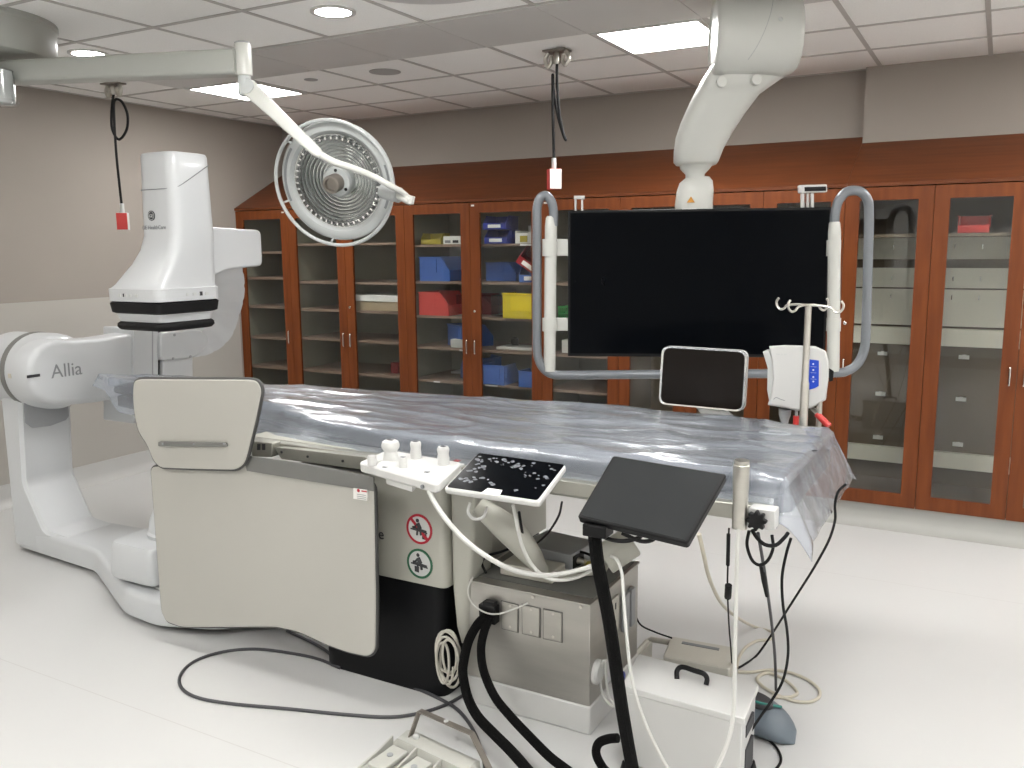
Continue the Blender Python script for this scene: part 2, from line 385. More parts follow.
# ------------------------------------------------------------------ cabinets along the back wall
CT, CB, TOP = 2.045, .145, 2.30
DOORX = [-5.835, -5.237, -4.640, -4.045, -3.450, -2.856, -2.262, -1.786, -1.308, -.825, -.349, .125, .600, 1.20, 1.80]
def cabinet(a, b, shelves, handles, label, closet=False):
    t = thing('glass_door_cabinet', ((a+b)/2, (YC+YB)/2, 0), label, 'cabinet', None)
    x0, x1, y0, y1 = a+.001, b-.001, YC+.022, YB-.012
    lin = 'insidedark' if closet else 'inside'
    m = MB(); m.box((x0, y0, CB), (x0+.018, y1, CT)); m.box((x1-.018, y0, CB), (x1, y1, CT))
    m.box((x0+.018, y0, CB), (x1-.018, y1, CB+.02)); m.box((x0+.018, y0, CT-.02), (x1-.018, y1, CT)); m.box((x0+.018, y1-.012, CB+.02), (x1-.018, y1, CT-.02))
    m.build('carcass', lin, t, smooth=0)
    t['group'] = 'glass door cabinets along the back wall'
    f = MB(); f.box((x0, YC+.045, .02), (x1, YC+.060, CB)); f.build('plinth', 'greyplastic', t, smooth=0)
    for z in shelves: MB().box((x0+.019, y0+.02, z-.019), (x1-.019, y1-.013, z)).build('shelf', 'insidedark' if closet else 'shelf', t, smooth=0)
    n = len(handles); w = (b-a)/n
    for k, side in enumerate(handles):
        u0, u1 = a+w*k+.0015, a+w*(k+1)-.0015
        st = .080; zb, zt = CB+.082, CT-.074
        d = MB(); d.box((u0, YC, CB), (u0+st, YC+.02, CT)); d.box((u1-st, YC, CB), (u1, YC+.02, CT))
        d.box((u0+st, YC, CB), (u1-st, YC+.02, zb)); d.box((u0+st, YC, zt), (u1-st, YC+.02, CT))
        dr = d.build('door', 'wood', t, smooth=0)
        MB().box((u0+st-.004, YC+.009, zb-.004), (u1-st+.004, YC+.013, zt+.004)).build('glass_pane', 'pane', dr, smooth=0)
        hx = u1-.034 if side == 'r' else u0+.034
        h = MB(); h.tube(catmull([(hx, YC, .925), (hx, YC-.015, .928), (hx, YC-.018, .945), (hx, YC-.018, 1.010), (hx, YC-.015, 1.027), (hx, YC, 1.030)], 5), .0055, 8)
        h.build('door_handle', 'chrome', dr)
        if side == 'l': MB().lathe((hx-.004, YC, 1.247), (0, -1, 0), [(.010, 0), (.010, .003), (.007, .005)], 14).build('lock', 'chrome', dr)
    return t
sl = [1.755, 1.46, 1.215, .965, .70, .43]
cabinet(DOORX[0], DOORX[1], [1.70, 1.48, 1.23, .96, .70, .43], 'r', 'single door glass cabinet in the left corner of the room, empty shelves')
cabinet(DOORX[1], DOORX[3], [1.765, 1.45, 1.22, .975, .70, .43], 'rl', 'two door glass cabinet behind the round lamp, one shelf with a white tray')
cabinet(DOORX[3], DOORX[5], [1.745, 1.465, 1.20, .955, .695, .43], 'rl', 'two door glass cabinet holding blue, red and yellow bins')
cabinet(DOORX[5], DOORX[6], [1.745, 1.465, 1.20, .955, .695, .43], 'l', 'single door glass cabinet behind the left edge of the black screen')
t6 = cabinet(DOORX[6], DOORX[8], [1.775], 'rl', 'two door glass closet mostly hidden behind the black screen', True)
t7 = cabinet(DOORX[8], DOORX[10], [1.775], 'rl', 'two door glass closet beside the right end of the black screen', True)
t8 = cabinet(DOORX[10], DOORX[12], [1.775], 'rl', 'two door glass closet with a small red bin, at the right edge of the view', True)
for t, a, b in ((t6, DOORX[6], DOORX[8]), (t7, DOORX[8], DOORX[10]), (t8, DOORX[10], DOORX[12])):
    yb = YB-.026
    for z0, z1, th, hooks in ((1.62, 1.76, .02, 1.70), (1.44, 1.565, .02, 1.50), (1.20, 1.43, .04, 1.385), (1.075, 1.185, .06, 0), (.285, .385, .05, 0)):
        r = MB().box((a+.022, yb-th, z0), (b-.022, yb, z1)).build('hook_rail', 'insidelight', t, smooth=0)
        if hooks:
            for k in range(6):
                hx = a+.10+(b-a-.2)*k/5
                MB().tube(catmull([(hx, yb-th, hooks+.012), (hx, yb-th-.03, hooks), (hx, yb-th-.045, hooks-.012), (hx, yb-th-.05, hooks+.012)], 4), .004, 6).build('coat_hook', 'chrome', r)
    w = (b-a)/2
    for k in range(2):
        for z in (1.005, .735, .44):
            x = a+w*k+w*.40
            m = MB(); m.box((x-.030, yb-.02, z-.012), (x+.030, yb, z+.012)); m.box((x-.008, yb-.035, z-.008), (x+.012, yb-.02, z+.018)); m.build('wall_clip', 'paper', t, smooth=0)
# sloped dust cover on top, in one piece
tag(MB().skin([[(XL+.002, YC-.006, CT+.006), (XL+.002, YC-.006, CT+.026), (XL+.002, YB-.002, 2.405), (XL+.002, YB-.002, CT+.006)],
               [(-.823, YC-.006, CT+.006), (-.823, YC-.006, CT+.026), (-.823, YB-.002, 2.405), (-.823, YB-.002, CT+.006)]]).build('sloped_cabinet_top', 'woodh', smooth=0),
    'sloped cherry wood top over the wall cabinets, left of the wall step', 'cabinet top')
tag(MB().skin([[(-.8215, YC-.006, CT+.006), (-.8215, YC-.006, CT+.026), (-.8215, 6.138, 2.357), (-.8215, 6.138, CT+.006)],
               [(.602, YC-.006, CT+.006), (.602, YC-.006, CT+.026), (.602, 6.138, 2.357), (.602, 6.138, CT+.006)]]).build('sloped_cabinet_top', 'woodh', smooth=0),
    'sloped cherry wood top over the closets, right of the wall step', 'cabinet top')

# ---- things in the cabinets
def bin_(w, d, h, m, loc, rz, label, cat='bin', group='plastic bins in the cabinets', lab=True, tilt=None):
    t = thing('storage_bin', loc, label, cat, group); ORG[t.name] = V(); th = .004
    prof = [(-d/2, 0), (-d/2, h*.45), (-d/2+.28*d, h), (d/2, h), (d/2, 0)]
    b = MB()
    for s in (-1, 1):
        x = s*w/2
        b.prism([(x, p, q) for p, q in prof], (-s*th, 0, 0))
        b.prism([(x, p, q) for p, q in ((-d*.08, h*.35), (-d*.08, h*.9), (d*.38, h*.9), (d*.38, h*.35))], (s*.004, 0, 0))
        b.box((x, -d*.22, h*.96), (x+s*.008, d/2, h))
    b.box((-w/2+th, -d/2, 0), (w/2-th, -d/2+th, h*.45)); b.box((-w/2+th, d/2-th, 0), (w/2-th, d/2, h)); b.box((-w/2+th, -d/2, 0), (w/2-th, d/2, th))
    b.box((-w*.3, d/2, h*.3), (w*.3, d/2+.004, h*.88)); b.box((-w/2, d/2, h*.96), (w/2, d/2+.008, h))
    b.build('bin_body', m, t, smooth=0)
    if lab: MB().box((-w*.28, -d/2-.003, h*.12), (w*.28, -d/2, h*.36)).build('bin_label', 'paper', t, smooth=0)
    t.rotation_euler = (tilt or 0, 0, rz); return t
YS = YC+.16
def sh(x, y, Y): return at(x, y, Y=Y)
d90 = PI/2
# door with the red bin
bin_(.17, .17, .085, 'olive', (-3.865, YS, 1.746), .15, 'small dull yellow bin on the top shelf above the blue bin', lab=False)
bx = thing('carton', (-3.63, YS-.02, 1.746), 'low white carton with dark printing on the top shelf beside the small yellow bin', 'box')
MB().box((-3.725, YS-.1, 1.746), (-3.515, YS+.1, 1.805)).build('box_body', 'paper', bx, bevel=.002)
for k in range(3): MB().box((-3.71+k*.07, YS-.1025, 1.755), (-3.66+k*.07, YS-.1, 1.775)).build('printed_mark', 'ink' if k == 1 else 'inkgrey', bx, smooth=0)
bin_(.28, .275, .185, 'blue', (-3.80, YS+.02, 1.466), d90, 'wide blue bin seen from the side, on the shelf above the red bin', lab=False)
bin_(.28, .275, .18, 'red', (-3.815, YS+.02, 1.201), d90, 'bright red bin seen from the side, on the third shelf', lab=False)
bin_(.28, .32, .15, 'darkred', (-3.60, YS+.26, 1.201), d90, 'dark red bin behind the bright red bin', lab=False)
bin_(.24, .28, .17, 'blue', (-3.62, YS+.10, .956), 2.6, 'blue bin standing behind a small pale tray on the fourth shelf', lab=False)
tag(MB().box((-3.68, YS-.10, .956), (-3.50, YS-.03, 1.02)).build('clear_tray', 'lightgrey', smooth=0, bevel=.004), 'small pale plastic tray in front of a blue bin', 'tray')
bin_(.24, .26, .18, 'blue', (-3.53, YS+.10, .696), -2.2, 'blue bin half hidden by the door edge on the lowest visible shelf', lab=False)
for i, (x, z) in enumerate(((-3.515, .947), (-3.80, .688), (-3.555, .948))):
    tag(MB().box((x-.03, YC+.0385, z-.012), (x+.03, YC+.0415, z-.002)).build('shelf_label', 'paper', smooth=0), ('white shelf label under the small pale tray', 'white shelf label on the lowest shelf below the red bin', 'short white shelf label left of the one under the small pale tray')[i], 'label', 'shelf labels')
tag(MB().box((-3.90, YS+.24, .956), (-3.60, YS+.40, .972)).build('white_tray', 'lightgrey', smooth=0), 'flat pale tray behind the blue bin on the fourth shelf', 'tray')
tag(MB().box((-3.90, YS+.24, .696), (-3.60, YS+.40, .712)).build('white_tray', 'lightgrey', smooth=0), 'flat pale tray at the back of the lowest shelf under the blue bin', 'tray')
# door with the yellow bin
bin_(.18, .24, .10, 'darkblue', (-3.255, YS-.02, 1.746), .1, 'lower of the two stacked dark blue bins on the top shelf')
bin_(.18, .24, .10, 'darkblue', (-3.265, YS-.02, 1.848), .1, 'upper of the two stacked dark blue bins on the top shelf')
cr = thing('carton', (-2.99, YS-.02, 1.746), 'pale open carton beside the stacked dark blue bins', 'box')
m = MB()
for a, b in (((-3.10, -.10, 0), (-3.094, .1, .09)), ((-2.886, -.1, 0), (-2.88, .1, .075)), ((-3.094, -.1, 0), (-2.886, -.094, .075)), ((-3.094, .094, 0), (-2.886, .1, .13)), ((-3.094, -.094, 0), (-2.886, .094, .006))):
    m.box((a[0], YS+a[1], 1.746+a[2]), (b[0], YS+b[1], 1.746+b[2]))
m.build('box_body', 'paper', cr, smooth=0); MB().box((-3.06, YS-.1025, 1.755), (-3.0, YS-.1, 1.80)).build('box_label', 'olive', cr, smooth=0)
bin_(.17, .22, .12, 'blue', (-2.985, YS-.02, 1.466), .2, 'blue bin with white label carrying a tilted dark red bin')
bin_(.18, .24, .13, 'darkred', (-3.015, YS-.03, 1.585), .35, 'dark red bin lying tilted on top of a blue bin', tilt=.0).rotation_euler = (.25, .62, .35)
bin_(.22, .26, .14, 'blue', (-3.31, YS+.16, 1.466), d90, 'blue bin at the left of the second shelf, left of the tilted red bin', lab=False)
bin_(.33, .28, .185, 'yellow', (-3.02, YS-.005, 1.201), PI, 'bright yellow bin showing its back on the third shelf', lab=False)
tag(MB().box((-3.36, YS-.02, 1.201), (-3.20, YS+.2, 1.36)).build('clear_bin', 'clear', smooth=0, bevel=.006), 'clear plastic bin left of the bright yellow bin', 'bin')
tag(MB().box((-3.30, YS-.05, .956), (-2.88, YS+.15, .975)).build('white_tray', 'paper', smooth=0, bevel=.003), 'long flat white tray on the shelf under the yellow bin', 'tray')
for i, x in enumerate((-3.22, -3.02)): tag(MB().lathe((x, YS+.1, .976), (0, 0, 1), [(.028, 0), (.032, .02), (.03, .05), (.012, .06)], 14).build('dark_bottle', 'black'), ('small dark bottle at the left on the flat white tray', 'small dark bottle at the right on the flat white tray')[i], 'bottle')
bin_(.18, .24, .15, 'blue', (-3.275, YS-.02, .696), PI, 'tall blue bin at the left of the lowest visible shelf, below the white tray', lab=False)
bin_(.18, .24, .12, 'blue', (-2.97, YS-.02, .696), PI, 'lower blue bin at the right of the lowest visible shelf', lab=False)
tag(MB().box((-3.36, YC+.0385, .680), (-3.25, YC+.0415, .692)).build('shelf_label', 'paper', smooth=0), 'white shelf label below the tall blue bin', 'label')
tag(MB().box((-3.05, YC+.0385, 1.728), (-2.95, YC+.0415, 1.742)).build('shelf_label', 'paper', smooth=0), 'white shelf label below the pale open carton', 'label')
# door right of the lamp: tray, card box, little red box
tag(MB().box((-4.615, YS-.10, 1.295), (-4.08, YS+.24, 1.345)).build('white_tray', 'paper', smooth=0, bevel=.003), 'long white lid lying on a card box behind the lamp', 'tray')
tag(MB().box((-4.60, YS-.09, 1.221), (-4.09, YS+.23, 1.294)).build('card_box', 'card', smooth=0, bevel=.002), 'long brown card box under a white lid', 'box')
tag(MB().box((-4.335, YS, .7015), (-4.26, YS+.08, .79)).build('small_box', 'darkred', smooth=0, bevel=.003), 'tiny dark red box alone on a low shelf', 'box')
# door left of the screen: green basket, white box
gb = MB(); bx0, by0, bz0 = -2.70, YS, 1.201
for k in range(9):
    for s in (-1, 1): gb.box((bx0-.07+k*.0165, by0+s*.055-.002, bz0), (bx0-.066+k*.0165, by0+s*.055+.002, bz0+.09))
for k in range(7):
    for s in (-1, 1): gb.box((bx0+s*.072-.002, by0-.055+k*.0175, bz0), (bx0+s*.072+.002, by0-.051+k*.0175, bz0+.09))
for z in (0, .04, .085):
    for s in (-1, 1): gb.box((bx0-.075, by0+s*.056-.003, bz0+z), (bx0+.075, by0+s*.056+.003, bz0+z+.008)); gb.box((bx0+s*.073-.003, by0-.056, bz0+z), (bx0+s*.073+.003, by0+.056, bz0+z+.008))
gb.box((bx0-.07, by0-.05, bz0), (bx0+.07, by0+.05, bz0+.004))
tag(gb.build('slotted_basket', 'green', smooth=0), 'small green slotted basket beside the left edge of the black screen', 'basket')
tag(MB().box((-2.75, YS-.05, .956), (-2.63, YS+.05, 1.05)).build('small_box', 'paper', smooth=0, bevel=.003), 'small white box on the shelf below the green basket', 'box')
bin_(.16, .22, .10, 'red', (-.145, YS+.05, 1.776), .0, 'small red open bin alone on the top closet shelf at the right', lab=False)
# little tags on the door frames
for i, (x, l) in enumerate(((-5.30, 'first white tag from the left above a cabinet door'), (-3.435, 'white tag at the top of the door holding the yellow bin'), (-2.835, 'white tag at the top of the door left of the screen'))):
    tag(MB().box((x, YC-.0035, 2.018), (x+.026, YC-.0005, 2.030)).build('door_tag', 'paper', smooth=0), l, 'tag', 'door tags')

# ------------------------------------------------------------------ C-arm gantry
G = thing('c_arm_gantry', (-4.6, 3.015, 0), 'large white c-arm x-ray gantry standing at the head of the table', 'x-ray machine')
cy0 = 3.015
half = [(-4.905, 2.872), (-4.12, 2.822), (-3.50, 2.53), (-3.25, 2.505), (-2.98, 2.60), (-2.76, 2.80)]
out = [V((x, y, 0)) for x, y in half]+[V((x, 2*cy0-y, 0)) for x, y in half[::-1]]
out = round_poly(out, .06, 5)
def off(pts, c, s, z): return [V((c.x+(p.x-c.x)*s, c.y+(p.y-c.y)*s, z)) for p in pts]
def inset(pts, d, z):
    n = len(pts); r = []
    for i in range(n):
        t = (pts[(i+1) % n]-pts[i-1]).normalized(); r.append(V((pts[i].x-t.y*d, pts[i].y+t.x*d, z)))
    return r
MB().skin([inset(out, .05, .004), inset(out, .03, .03)]).build('base_gasket', 'strap', G)
MB().skin([inset(out, 0, .030), inset(out, 0, .125), inset(out, .010, .143), inset(out, .028, .152)]).build('base_plate', 'cwhite', G, smooth=50)
MB().lathe((-3.30, cy0, .150), (0, 0, 1), [(.42, 0), (.42, .012), (.40, .016)], 48).build('turntable', 'lightgrey', G)
prof = round_poly([(-4.895, 0, .035), (-4.26, 0, .035), (-4.26, 0, .140), (-4.60, 0, .166), (-4.748, 0, .42), (-4.712, 0, .92), (-4.895, 0, .92)], .035, 5)
col = MB(); y0, y1 = 2.858, 3.172
rr = [(y0, .018), (y0+.018, 0), (y1-.018, 0), (y1, .018)]
def inset_xz(pts, d, y):
    n = len(pts); r = []
    for i in range(n):
        t = pts[(i+1) % n]-pts[i-1]; t.normalize(); r.append(V((pts[i].x-t.z*d, y, pts[i].z+t.x*d)))
    return r
col.skin([inset_xz(prof, d, y) for y, d in rr]).build('column', 'cwhite', G, smooth=35)
PV = V((-4.75, 3.005, 1.056))
MB().lathe(PV+V((-.30, 0, 0)), (1, 0, 0), [(.15, 0), (.195, .04), (.209, .10), (.209, .29)], 48).build('pivot_housing', 'cwhite', G)
MB().lathe(PV+V((-.012, 0, 0)), (1, 0, 0), [(.213, 0), (.216, .005), (.216, .04), (.213, .045)], 48).build('pivot_ring', 'strap', G)
MB().lathe(PV+V((.032, 0, 0)), (1, 0, 0), [(.212, 0), (.214, .10), (.209, .15), (.194, .185), (.175, .20)], 56).build('pivot_drum', 'cwhite', G)
blk = MB(); blk.skin([[at(x, y, X=xx) for x, y in ((24, 411), (25, 423), (32, 428), (50, 426), (66, 420), (69, 416), (68, 403), (66, 396), (24, 398))] for xx in (-4.74, -4.695)]).build('display_block', 'greyplastic', G, bevel=.006)
# the L shaped arm that runs back from the pivot
XA = -4.555
armo = [at(x, y, X=XA+.146) for x, y in ((29, 368), (31, 358), (37, 349), (46, 343), (58, 340), (75, 340), (100, 338.5), (136, 333), (150, 333), (150, 392), (128, 397), (100, 402.5), (75, 405), (58, 405), (45, 402), (36, 395), (31, 384))]
armo = [V((XA, p.y, p.z)) for p in armo]
am = MB()
def inset_yz(pts, d, x):
    c = sum(pts, V())/len(pts); r = []
    for p in pts:
        v = V((0, p.y-c.y, p.z-c.z)); L = v.length; r.append(V((x, c.y+v.y*(L-d)/L, c.z+v.z*(L-d)/L)))
    return r
am.skin([inset_yz(armo, .0, XA), inset_yz(armo, 0, XA+.115), inset_yz(armo, .012, XA+.135), inset_yz(armo, .035, XA+.146)])
am.build('offset_arm', 'cwhite', G, smooth=45)
xt = XA+.1472
text('lettering', 'Allia', .105, at(51.5, 378.5, X=xt), V((0, 1, .0)), V((0, 0, 1)), 'inkgrey', G)
p = at(27, 377, X=xt); MB().box(p+V((-.002, 0, -.007)), at(40, 375, X=xt)+V((.001, 0, .007))).build('index_mark', 'ink', G, smooth=0)
p = at(18, 377, X=XA+.10); MB().box((PV.x+.07, PV.y-.216, 1.04), (PV.x+.095, PV.y-.208, 1.065)).build('small_button', 'beige', G, smooth=0)
# carrier tower behind the table
XT = -4.395
ca = MB(); q = round_poly([at(x, y, X=XT) for x, y in ((133, 328), (158.5, 327), (158.5, 420), (133, 424))], .012, 3)
ca.skin([inset_yz(q, .0, -4.66), inset_yz(q, 0, XT-.012), inset_yz(q, .012, XT)]).build('arc_carrier', 'cwhite', G, smooth=45)
MB().prism([at(x, y, X=XT+.001) for x, y in ((152, 331), (153.2, 331), (153.2, 400), (152, 400))], (-.004, 0, 0)).build('carrier_seam', 'greyplastic', G, smooth=0)
MB().prism([at(x, y, X=XT-.02) for x, y in ((158, 330), (160.5, 330), (160.5, 418), (158, 418))], (-.2, 0, 0)).build('carrier_joint', 'black', G, smooth=0)
XB = -4.365
q = round_poly([at(x, y, X=XB) for x, y in ((161, 333), (198, 329.5), (208, 334), (208.5, 345), (201, 354), (193, 358), (161, 361))], .03, 4)
MB().prism(q, (-.24, 0, 0)).build('carrier_cover', 'cwhite', G, bevel=.008)
for x, y in ((174.5, 335), (173, 358.5), (190.5, 356.5)): pp = at(x, y, X=XB+.001); MB().cyl(pp, pp+V((.004, 0, 0)), .008, n=10).build('cover_screw', 'greyplastic', G)
q = [at(x, y, X=XB-.02) for x, y in ((163, 359), (193, 357), (194, 420), (163, 420))]
MB().prism(q, (-.2, 0, 0)).build('carrier_foot', 'cwhite', G, bevel=.008)
# c shaped arc: a thick ribbed band from the detector beam round the back
arc = [(-4.49, *at(x, y, X=-4.38).yz) for x, y in ((214, 248), (232, 252), (241, 264), (244.5, 280), (244, 298), (239.5, 315), (233, 334), (222, 347), (207, 355), (190, 358))]
inn = [(-4.49, *at(x, y, X=-4.38).yz) for x, y in ((206, 258), (212, 263), (214, 270), (214.5, 282), (214, 296), (212, 308), (209, 320), (203, 330), (196, 338), (186, 345))]
A1, A2 = catmull(arc, 6), catmull(inn, 6); rg = []
for i, (a, b) in enumerate(zip(A1, A2)):
    k = .004 if i % 5 == 0 else 0
    d = (a-b).normalized(); a2 = a-d*k
    rg.append([a2+V((.11-k*.5, 0, 0)), a2+V((-.11, 0, 0)), b+V((-.11, 0, 0)), b+V((.11-k, 0, 0))])
MB().skin(rg).build('c_arc', 'cwhite', G, smooth=25)
# lower part of the c under the table
lo = catmull([(-4.55, 3.85, .60), (-4.45, 3.80, .40), (-4.2, 3.62, .30), (-3.95, 3.30, .27)], 8)
MB().tube(lo, .10, 14).build('lower_arc', 'cwhite', G)
# detector
DX, DY, DH = -3.62, 2.98, .19
NX, NY = .060, .062                                         # the neck stands back from the middle of the head
def sq(h, z, r, o=0): return round_poly([(DX-h+NX*o, DY-h+NY*o, z), (DX+h+NX*o, DY-h+NY*o, z), (DX+h+NX*o, DY+h+NY*o, z), (DX-h+NX*o, DY+h+NY*o, z)], r, 5)
dt = MB()
dt.skin([sq(.178, 1.475, .05), sq(.191, 1.478, .05), sq(.192, 1.537, .05), sq(.184, 1.541, .05), sq(.176, 1.556, .05, .10), sq(.164, 1.60, .052, .33), sq(.148, 1.655, .055, .60), sq(.134, 1.72, .055, .85), sq(.128, 1.79, .055, 1), sq(.1255, 1.90, .055, 1), sq(.1225, 2.08, .055, 1), sq(.121, 2.168, .055, 1), sq(.115, 2.180, .05, 1), sq(.10, 2.184, .045, 1)])
D = dt.build('detector', 'cwhite', G, smooth=32)
EX, EY = DX+NX, DY+NY
gz = MB()
gz.tube(catmull([(EX-.1235, EY-.05, 2.008), (EX-.115, EY-.112, 2.008), (EX-.07, EY-.1235, 2.008), (EX+.0, EY-.1238, 2.008), (EX+.05, EY-.1238, 2.009), (EX+.085, EY-.119, 2.010), (EX+.113, EY-.098, 2.016), (EX+.1235, EY-.06, 2.035), (EX+.1235, EY+.10, 2.13)], 6), .0022, 8)
gz.build('detector_seam', 'inkgrey', D)
MB().skin([sq(.175, 1.418, .05), sq(.186, 1.424, .05), sq(.192, 1.468, .05), sq(.184, 1.475, .05)]).build('upper_gasket', 'rubber', D, smooth=50)
MB().skin([sq(.160, 1.375, .05), sq(.172, 1.418, .05)]).build('detector_skirt', 'cwhite', D, smooth=50)
MB().skin([sq(.150, 1.335, .05), sq(.166, 1.338, .06), sq(.176, 1.352, .06), sq(.172, 1.368, .05), sq(.162, 1.378, .05)]).build('lower_gasket', 'rubber', D, smooth=60)
f = EY-.1275
ec = V((EX-.035, f-.001, 1.885))
lg = MB(); lg.cyl(ec+V((0, .006, 0)), ec, .024, n=28); lo_ = lg.build('round_emblem', 'ink', D)
m = MB(); m.tube([ec+V((math.cos(2*PI*k/24)*.019, -.0006, math.sin(2*PI*k/24)*.019)) for k in range(24)], .0009, 6, closed=True); m.build('emblem_ring', 'lightgrey', lo_)
text('emblem_letters', 'GE', .022, ec+V((0, -.0010, -.008)), (1, 0, 0), (0, 0, 1), 'lightgrey', lo_, align='CENTER')
text('lettering', 'GE HealthCare', .027, (EX-.105, f-.0015, 1.820), (1, 0, 0), (0, 0, 1), 'inkgrey', D)
for side in 'yx':
    for k, w in enumerate((.012, .02, .012, .02)):
        u = -.09+k*.038; m = MB()
        if side == 'y': m.box((DX+u, DY-.1935, 1.500), (DX+u+w, DY-.190, 1.514))
        else: m.box((DX+.190, DY+u+.06, 1.500), (DX+.1935, DY+u+w+.06, 1.514))
        m.build('touch_button', 'lightgrey', D, smooth=0)
MB().box((DX-.06, DY-.1938, 1.500), (DX-.05, DY-.19, 1.516)).build('button_icon', 'ink', D, smooth=0); MB().box((DX+.19, DY+.05, 1.498), (DX+.1938, DY+.066, 1.518)).build('button_icon', 'ink', D, smooth=0)
bm_ = MB(); xa, xb = DX-.13, DX+.06
q = round_poly([(xb, DY+.10, 1.87), (xb, DY+.18, 1.862), (xb, DY+.26, 1.835), (xb, 3.60, 1.825), (xb, 3.60, 1.63), (xb, DY+.36, 1.615), (xb, DY+.10, 1.53)], .035, 5)
bm_.prism(q, (-.26, 0, 0)).build('detector_beam', 'cwhite', G, bevel=.012, seg=3)
# beam carries on to the arc
MB().skin([[V((-3.82, 3.58, 1.64)), V((-3.82, 3.58, 1.79)), V((-3.82, 3.36, 1.79)), V((-3.82, 3.36, 1.64))], [V((-4.42, 4.07, 1.60)), V((-4.42, 4.07, 1.70)), V((-4.42, 3.80, 1.70)), V((-4.42, 3.80, 1.60))]]).build('arc_top', 'cwhite', G, bevel=.012)
# x-ray tube below the table
T = MB(); tx, ty = -3.475, 2.755
def rs(h, hy, z, r): return round_poly([(tx-h, ty-hy, z), (tx+h, ty-hy, z), (tx+h, ty+hy, z), (tx-h, ty+hy, z)], r, 5)
T.skin([rs(.13, .165, .168, .05), rs(.155, .20, .182, .05), rs(.16, .205, .20, .05), rs(.153, .195, .335, .05), rs(.147, .185, .352, .05), rs(.13, .16, .362, .05)])
T.build('tube_housing', 'cwhite', G, smooth=30)
MB().lathe((tx+.06, ty+.02, .36), (0, 0, 1), [(.125, 0), (.128, .02), (.118, .03), (.112, .08), (.08, .16), (.07, .36)], 36).build('collimator', 'cwhite', G)

# ------------------------------------------------------------------ examination table
TB = thing('examination_table', (-2.05, 3.02, 0), 'long floor-mounted x-ray table with a cream and black pedestal', 'table')
b = MB(); q = round_poly([(-2.36, 2.62, 0), (-1.765, 2.62, 0), (-1.745, 3.42, 0), (-2.36, 3.42, 0)], .05, 5)
b.skin([[V((p.x, p.y, z)) for p in q] for z in (0, .455)]).build('pedestal_base', 'blackmat', TB)
b = MB(); b.box((-2.45, 2.60, .19), (-2.358, 3.42, .46)); b.build('base_step', 'blackmat', TB, bevel=.01)
b = MB(); q = round_poly([(-2.44, 2.602, 0), (-1.735, 2.602, 0), (-1.725, 3.44, 0), (-2.44, 3.44, 0)], .03, 5)
b.skin([[V((p.x, p.y, z)) for p in q] for z in (.456, .86)]).build('pedestal_cover', 'cream', TB)
b = MB(); rg = []
for z, x0, x1, d in ((.24, -1.69, -1.672, 0), (.30, -1.715, -1.662, 0), (.45, -1.728, -1.648, 0), (.70, -1.73, -1.63, 0), (.86, -1.73, -1.61, 0)):
    rg.append(round_poly([(x0, 2.63, z), (x1, 2.64, z), (x1, 2.80, z), (x0, 2.80, z)], .025, 4))
b.skin(rg).build('side_cover', 'cream', TB, smooth=60)
b = MB(); b.box((-2.60, 2.72, .84), (-1.0, 3.36, .905)); b.build('top_carriage', 'cream', TB, bevel=.01)
nb = [(-4.06, 2.99), (-3.6, 2.91), (-2.95, 2.84), (-2.6, 2.74), (-2.3, 2.665), (-.55, 2.66), (-.51, 2.70), (-.51, 3.38), (-.55, 3.44), (-2.5, 3.42), (-3.4, 3.31), (-3.95, 3.25), (-4.05, 3.18)]
q = [V((x, y, .90)) for x, y in nb]
MB().prism(q, (0, 0, .06)).build('table_top', 'carbon', TB, bevel=.008)
MB().box((-2.70, 2.60, .915), (-.56, 2.70, .950)).build('rail_carrier', 'cream', TB, bevel=.003)
MB().box((-2.70, 2.545, .903), (-.54, 2.585, .952)).build('side_rail', 'rail', TB, bevel=.004)
MB().box((-2.45, 3.44, .903), (-.56, 3.478, .952)).build('side_rail', 'rail', TB, bevel=.004)
q = round_poly([at(x, y, Y=2.515) for x, y in ((274, 447), (366, 457), (366, 470), (281, 459))], .008, 3)
MB().prism(q, (0, .035, 0)).build('rail_bracket', 'rail', TB, bevel=.003)
m = MB(); 
for x, y in ((308, 456.5), (282, 452), (343, 461)): pp = at(x, y, Y=2.5155); m.cyl(pp, pp+V((0, -.004, 0)), .005, n=10)
m.build('rail_screw', 'ink', TB)
q = round_poly([at(x, y, Y=2.50) for x, y in ((250, 441), (272, 443), (272, 457), (252, 457))], .004, 2)
MB().prism(q, (0, .05, 0)).build('rail_clamp', 'rail', TB, bevel=.003)
m = MB()
for x in (257, 262): m.prism([at(x, 444, Y=2.498), at(x+3, 444, Y=2.498), at(x+3, 450, Y=2.498), at(x, 450, Y=2.498)], (0, .006, 0))
m.build('clamp_slot', 'ink', TB, smooth=0)
YP = 2.6015
text('lettering', 'e', .062, at(378.2, 538.5, Y=YP-.002), (1, 0, 0), (0, 0, 1), 'ink', TB)
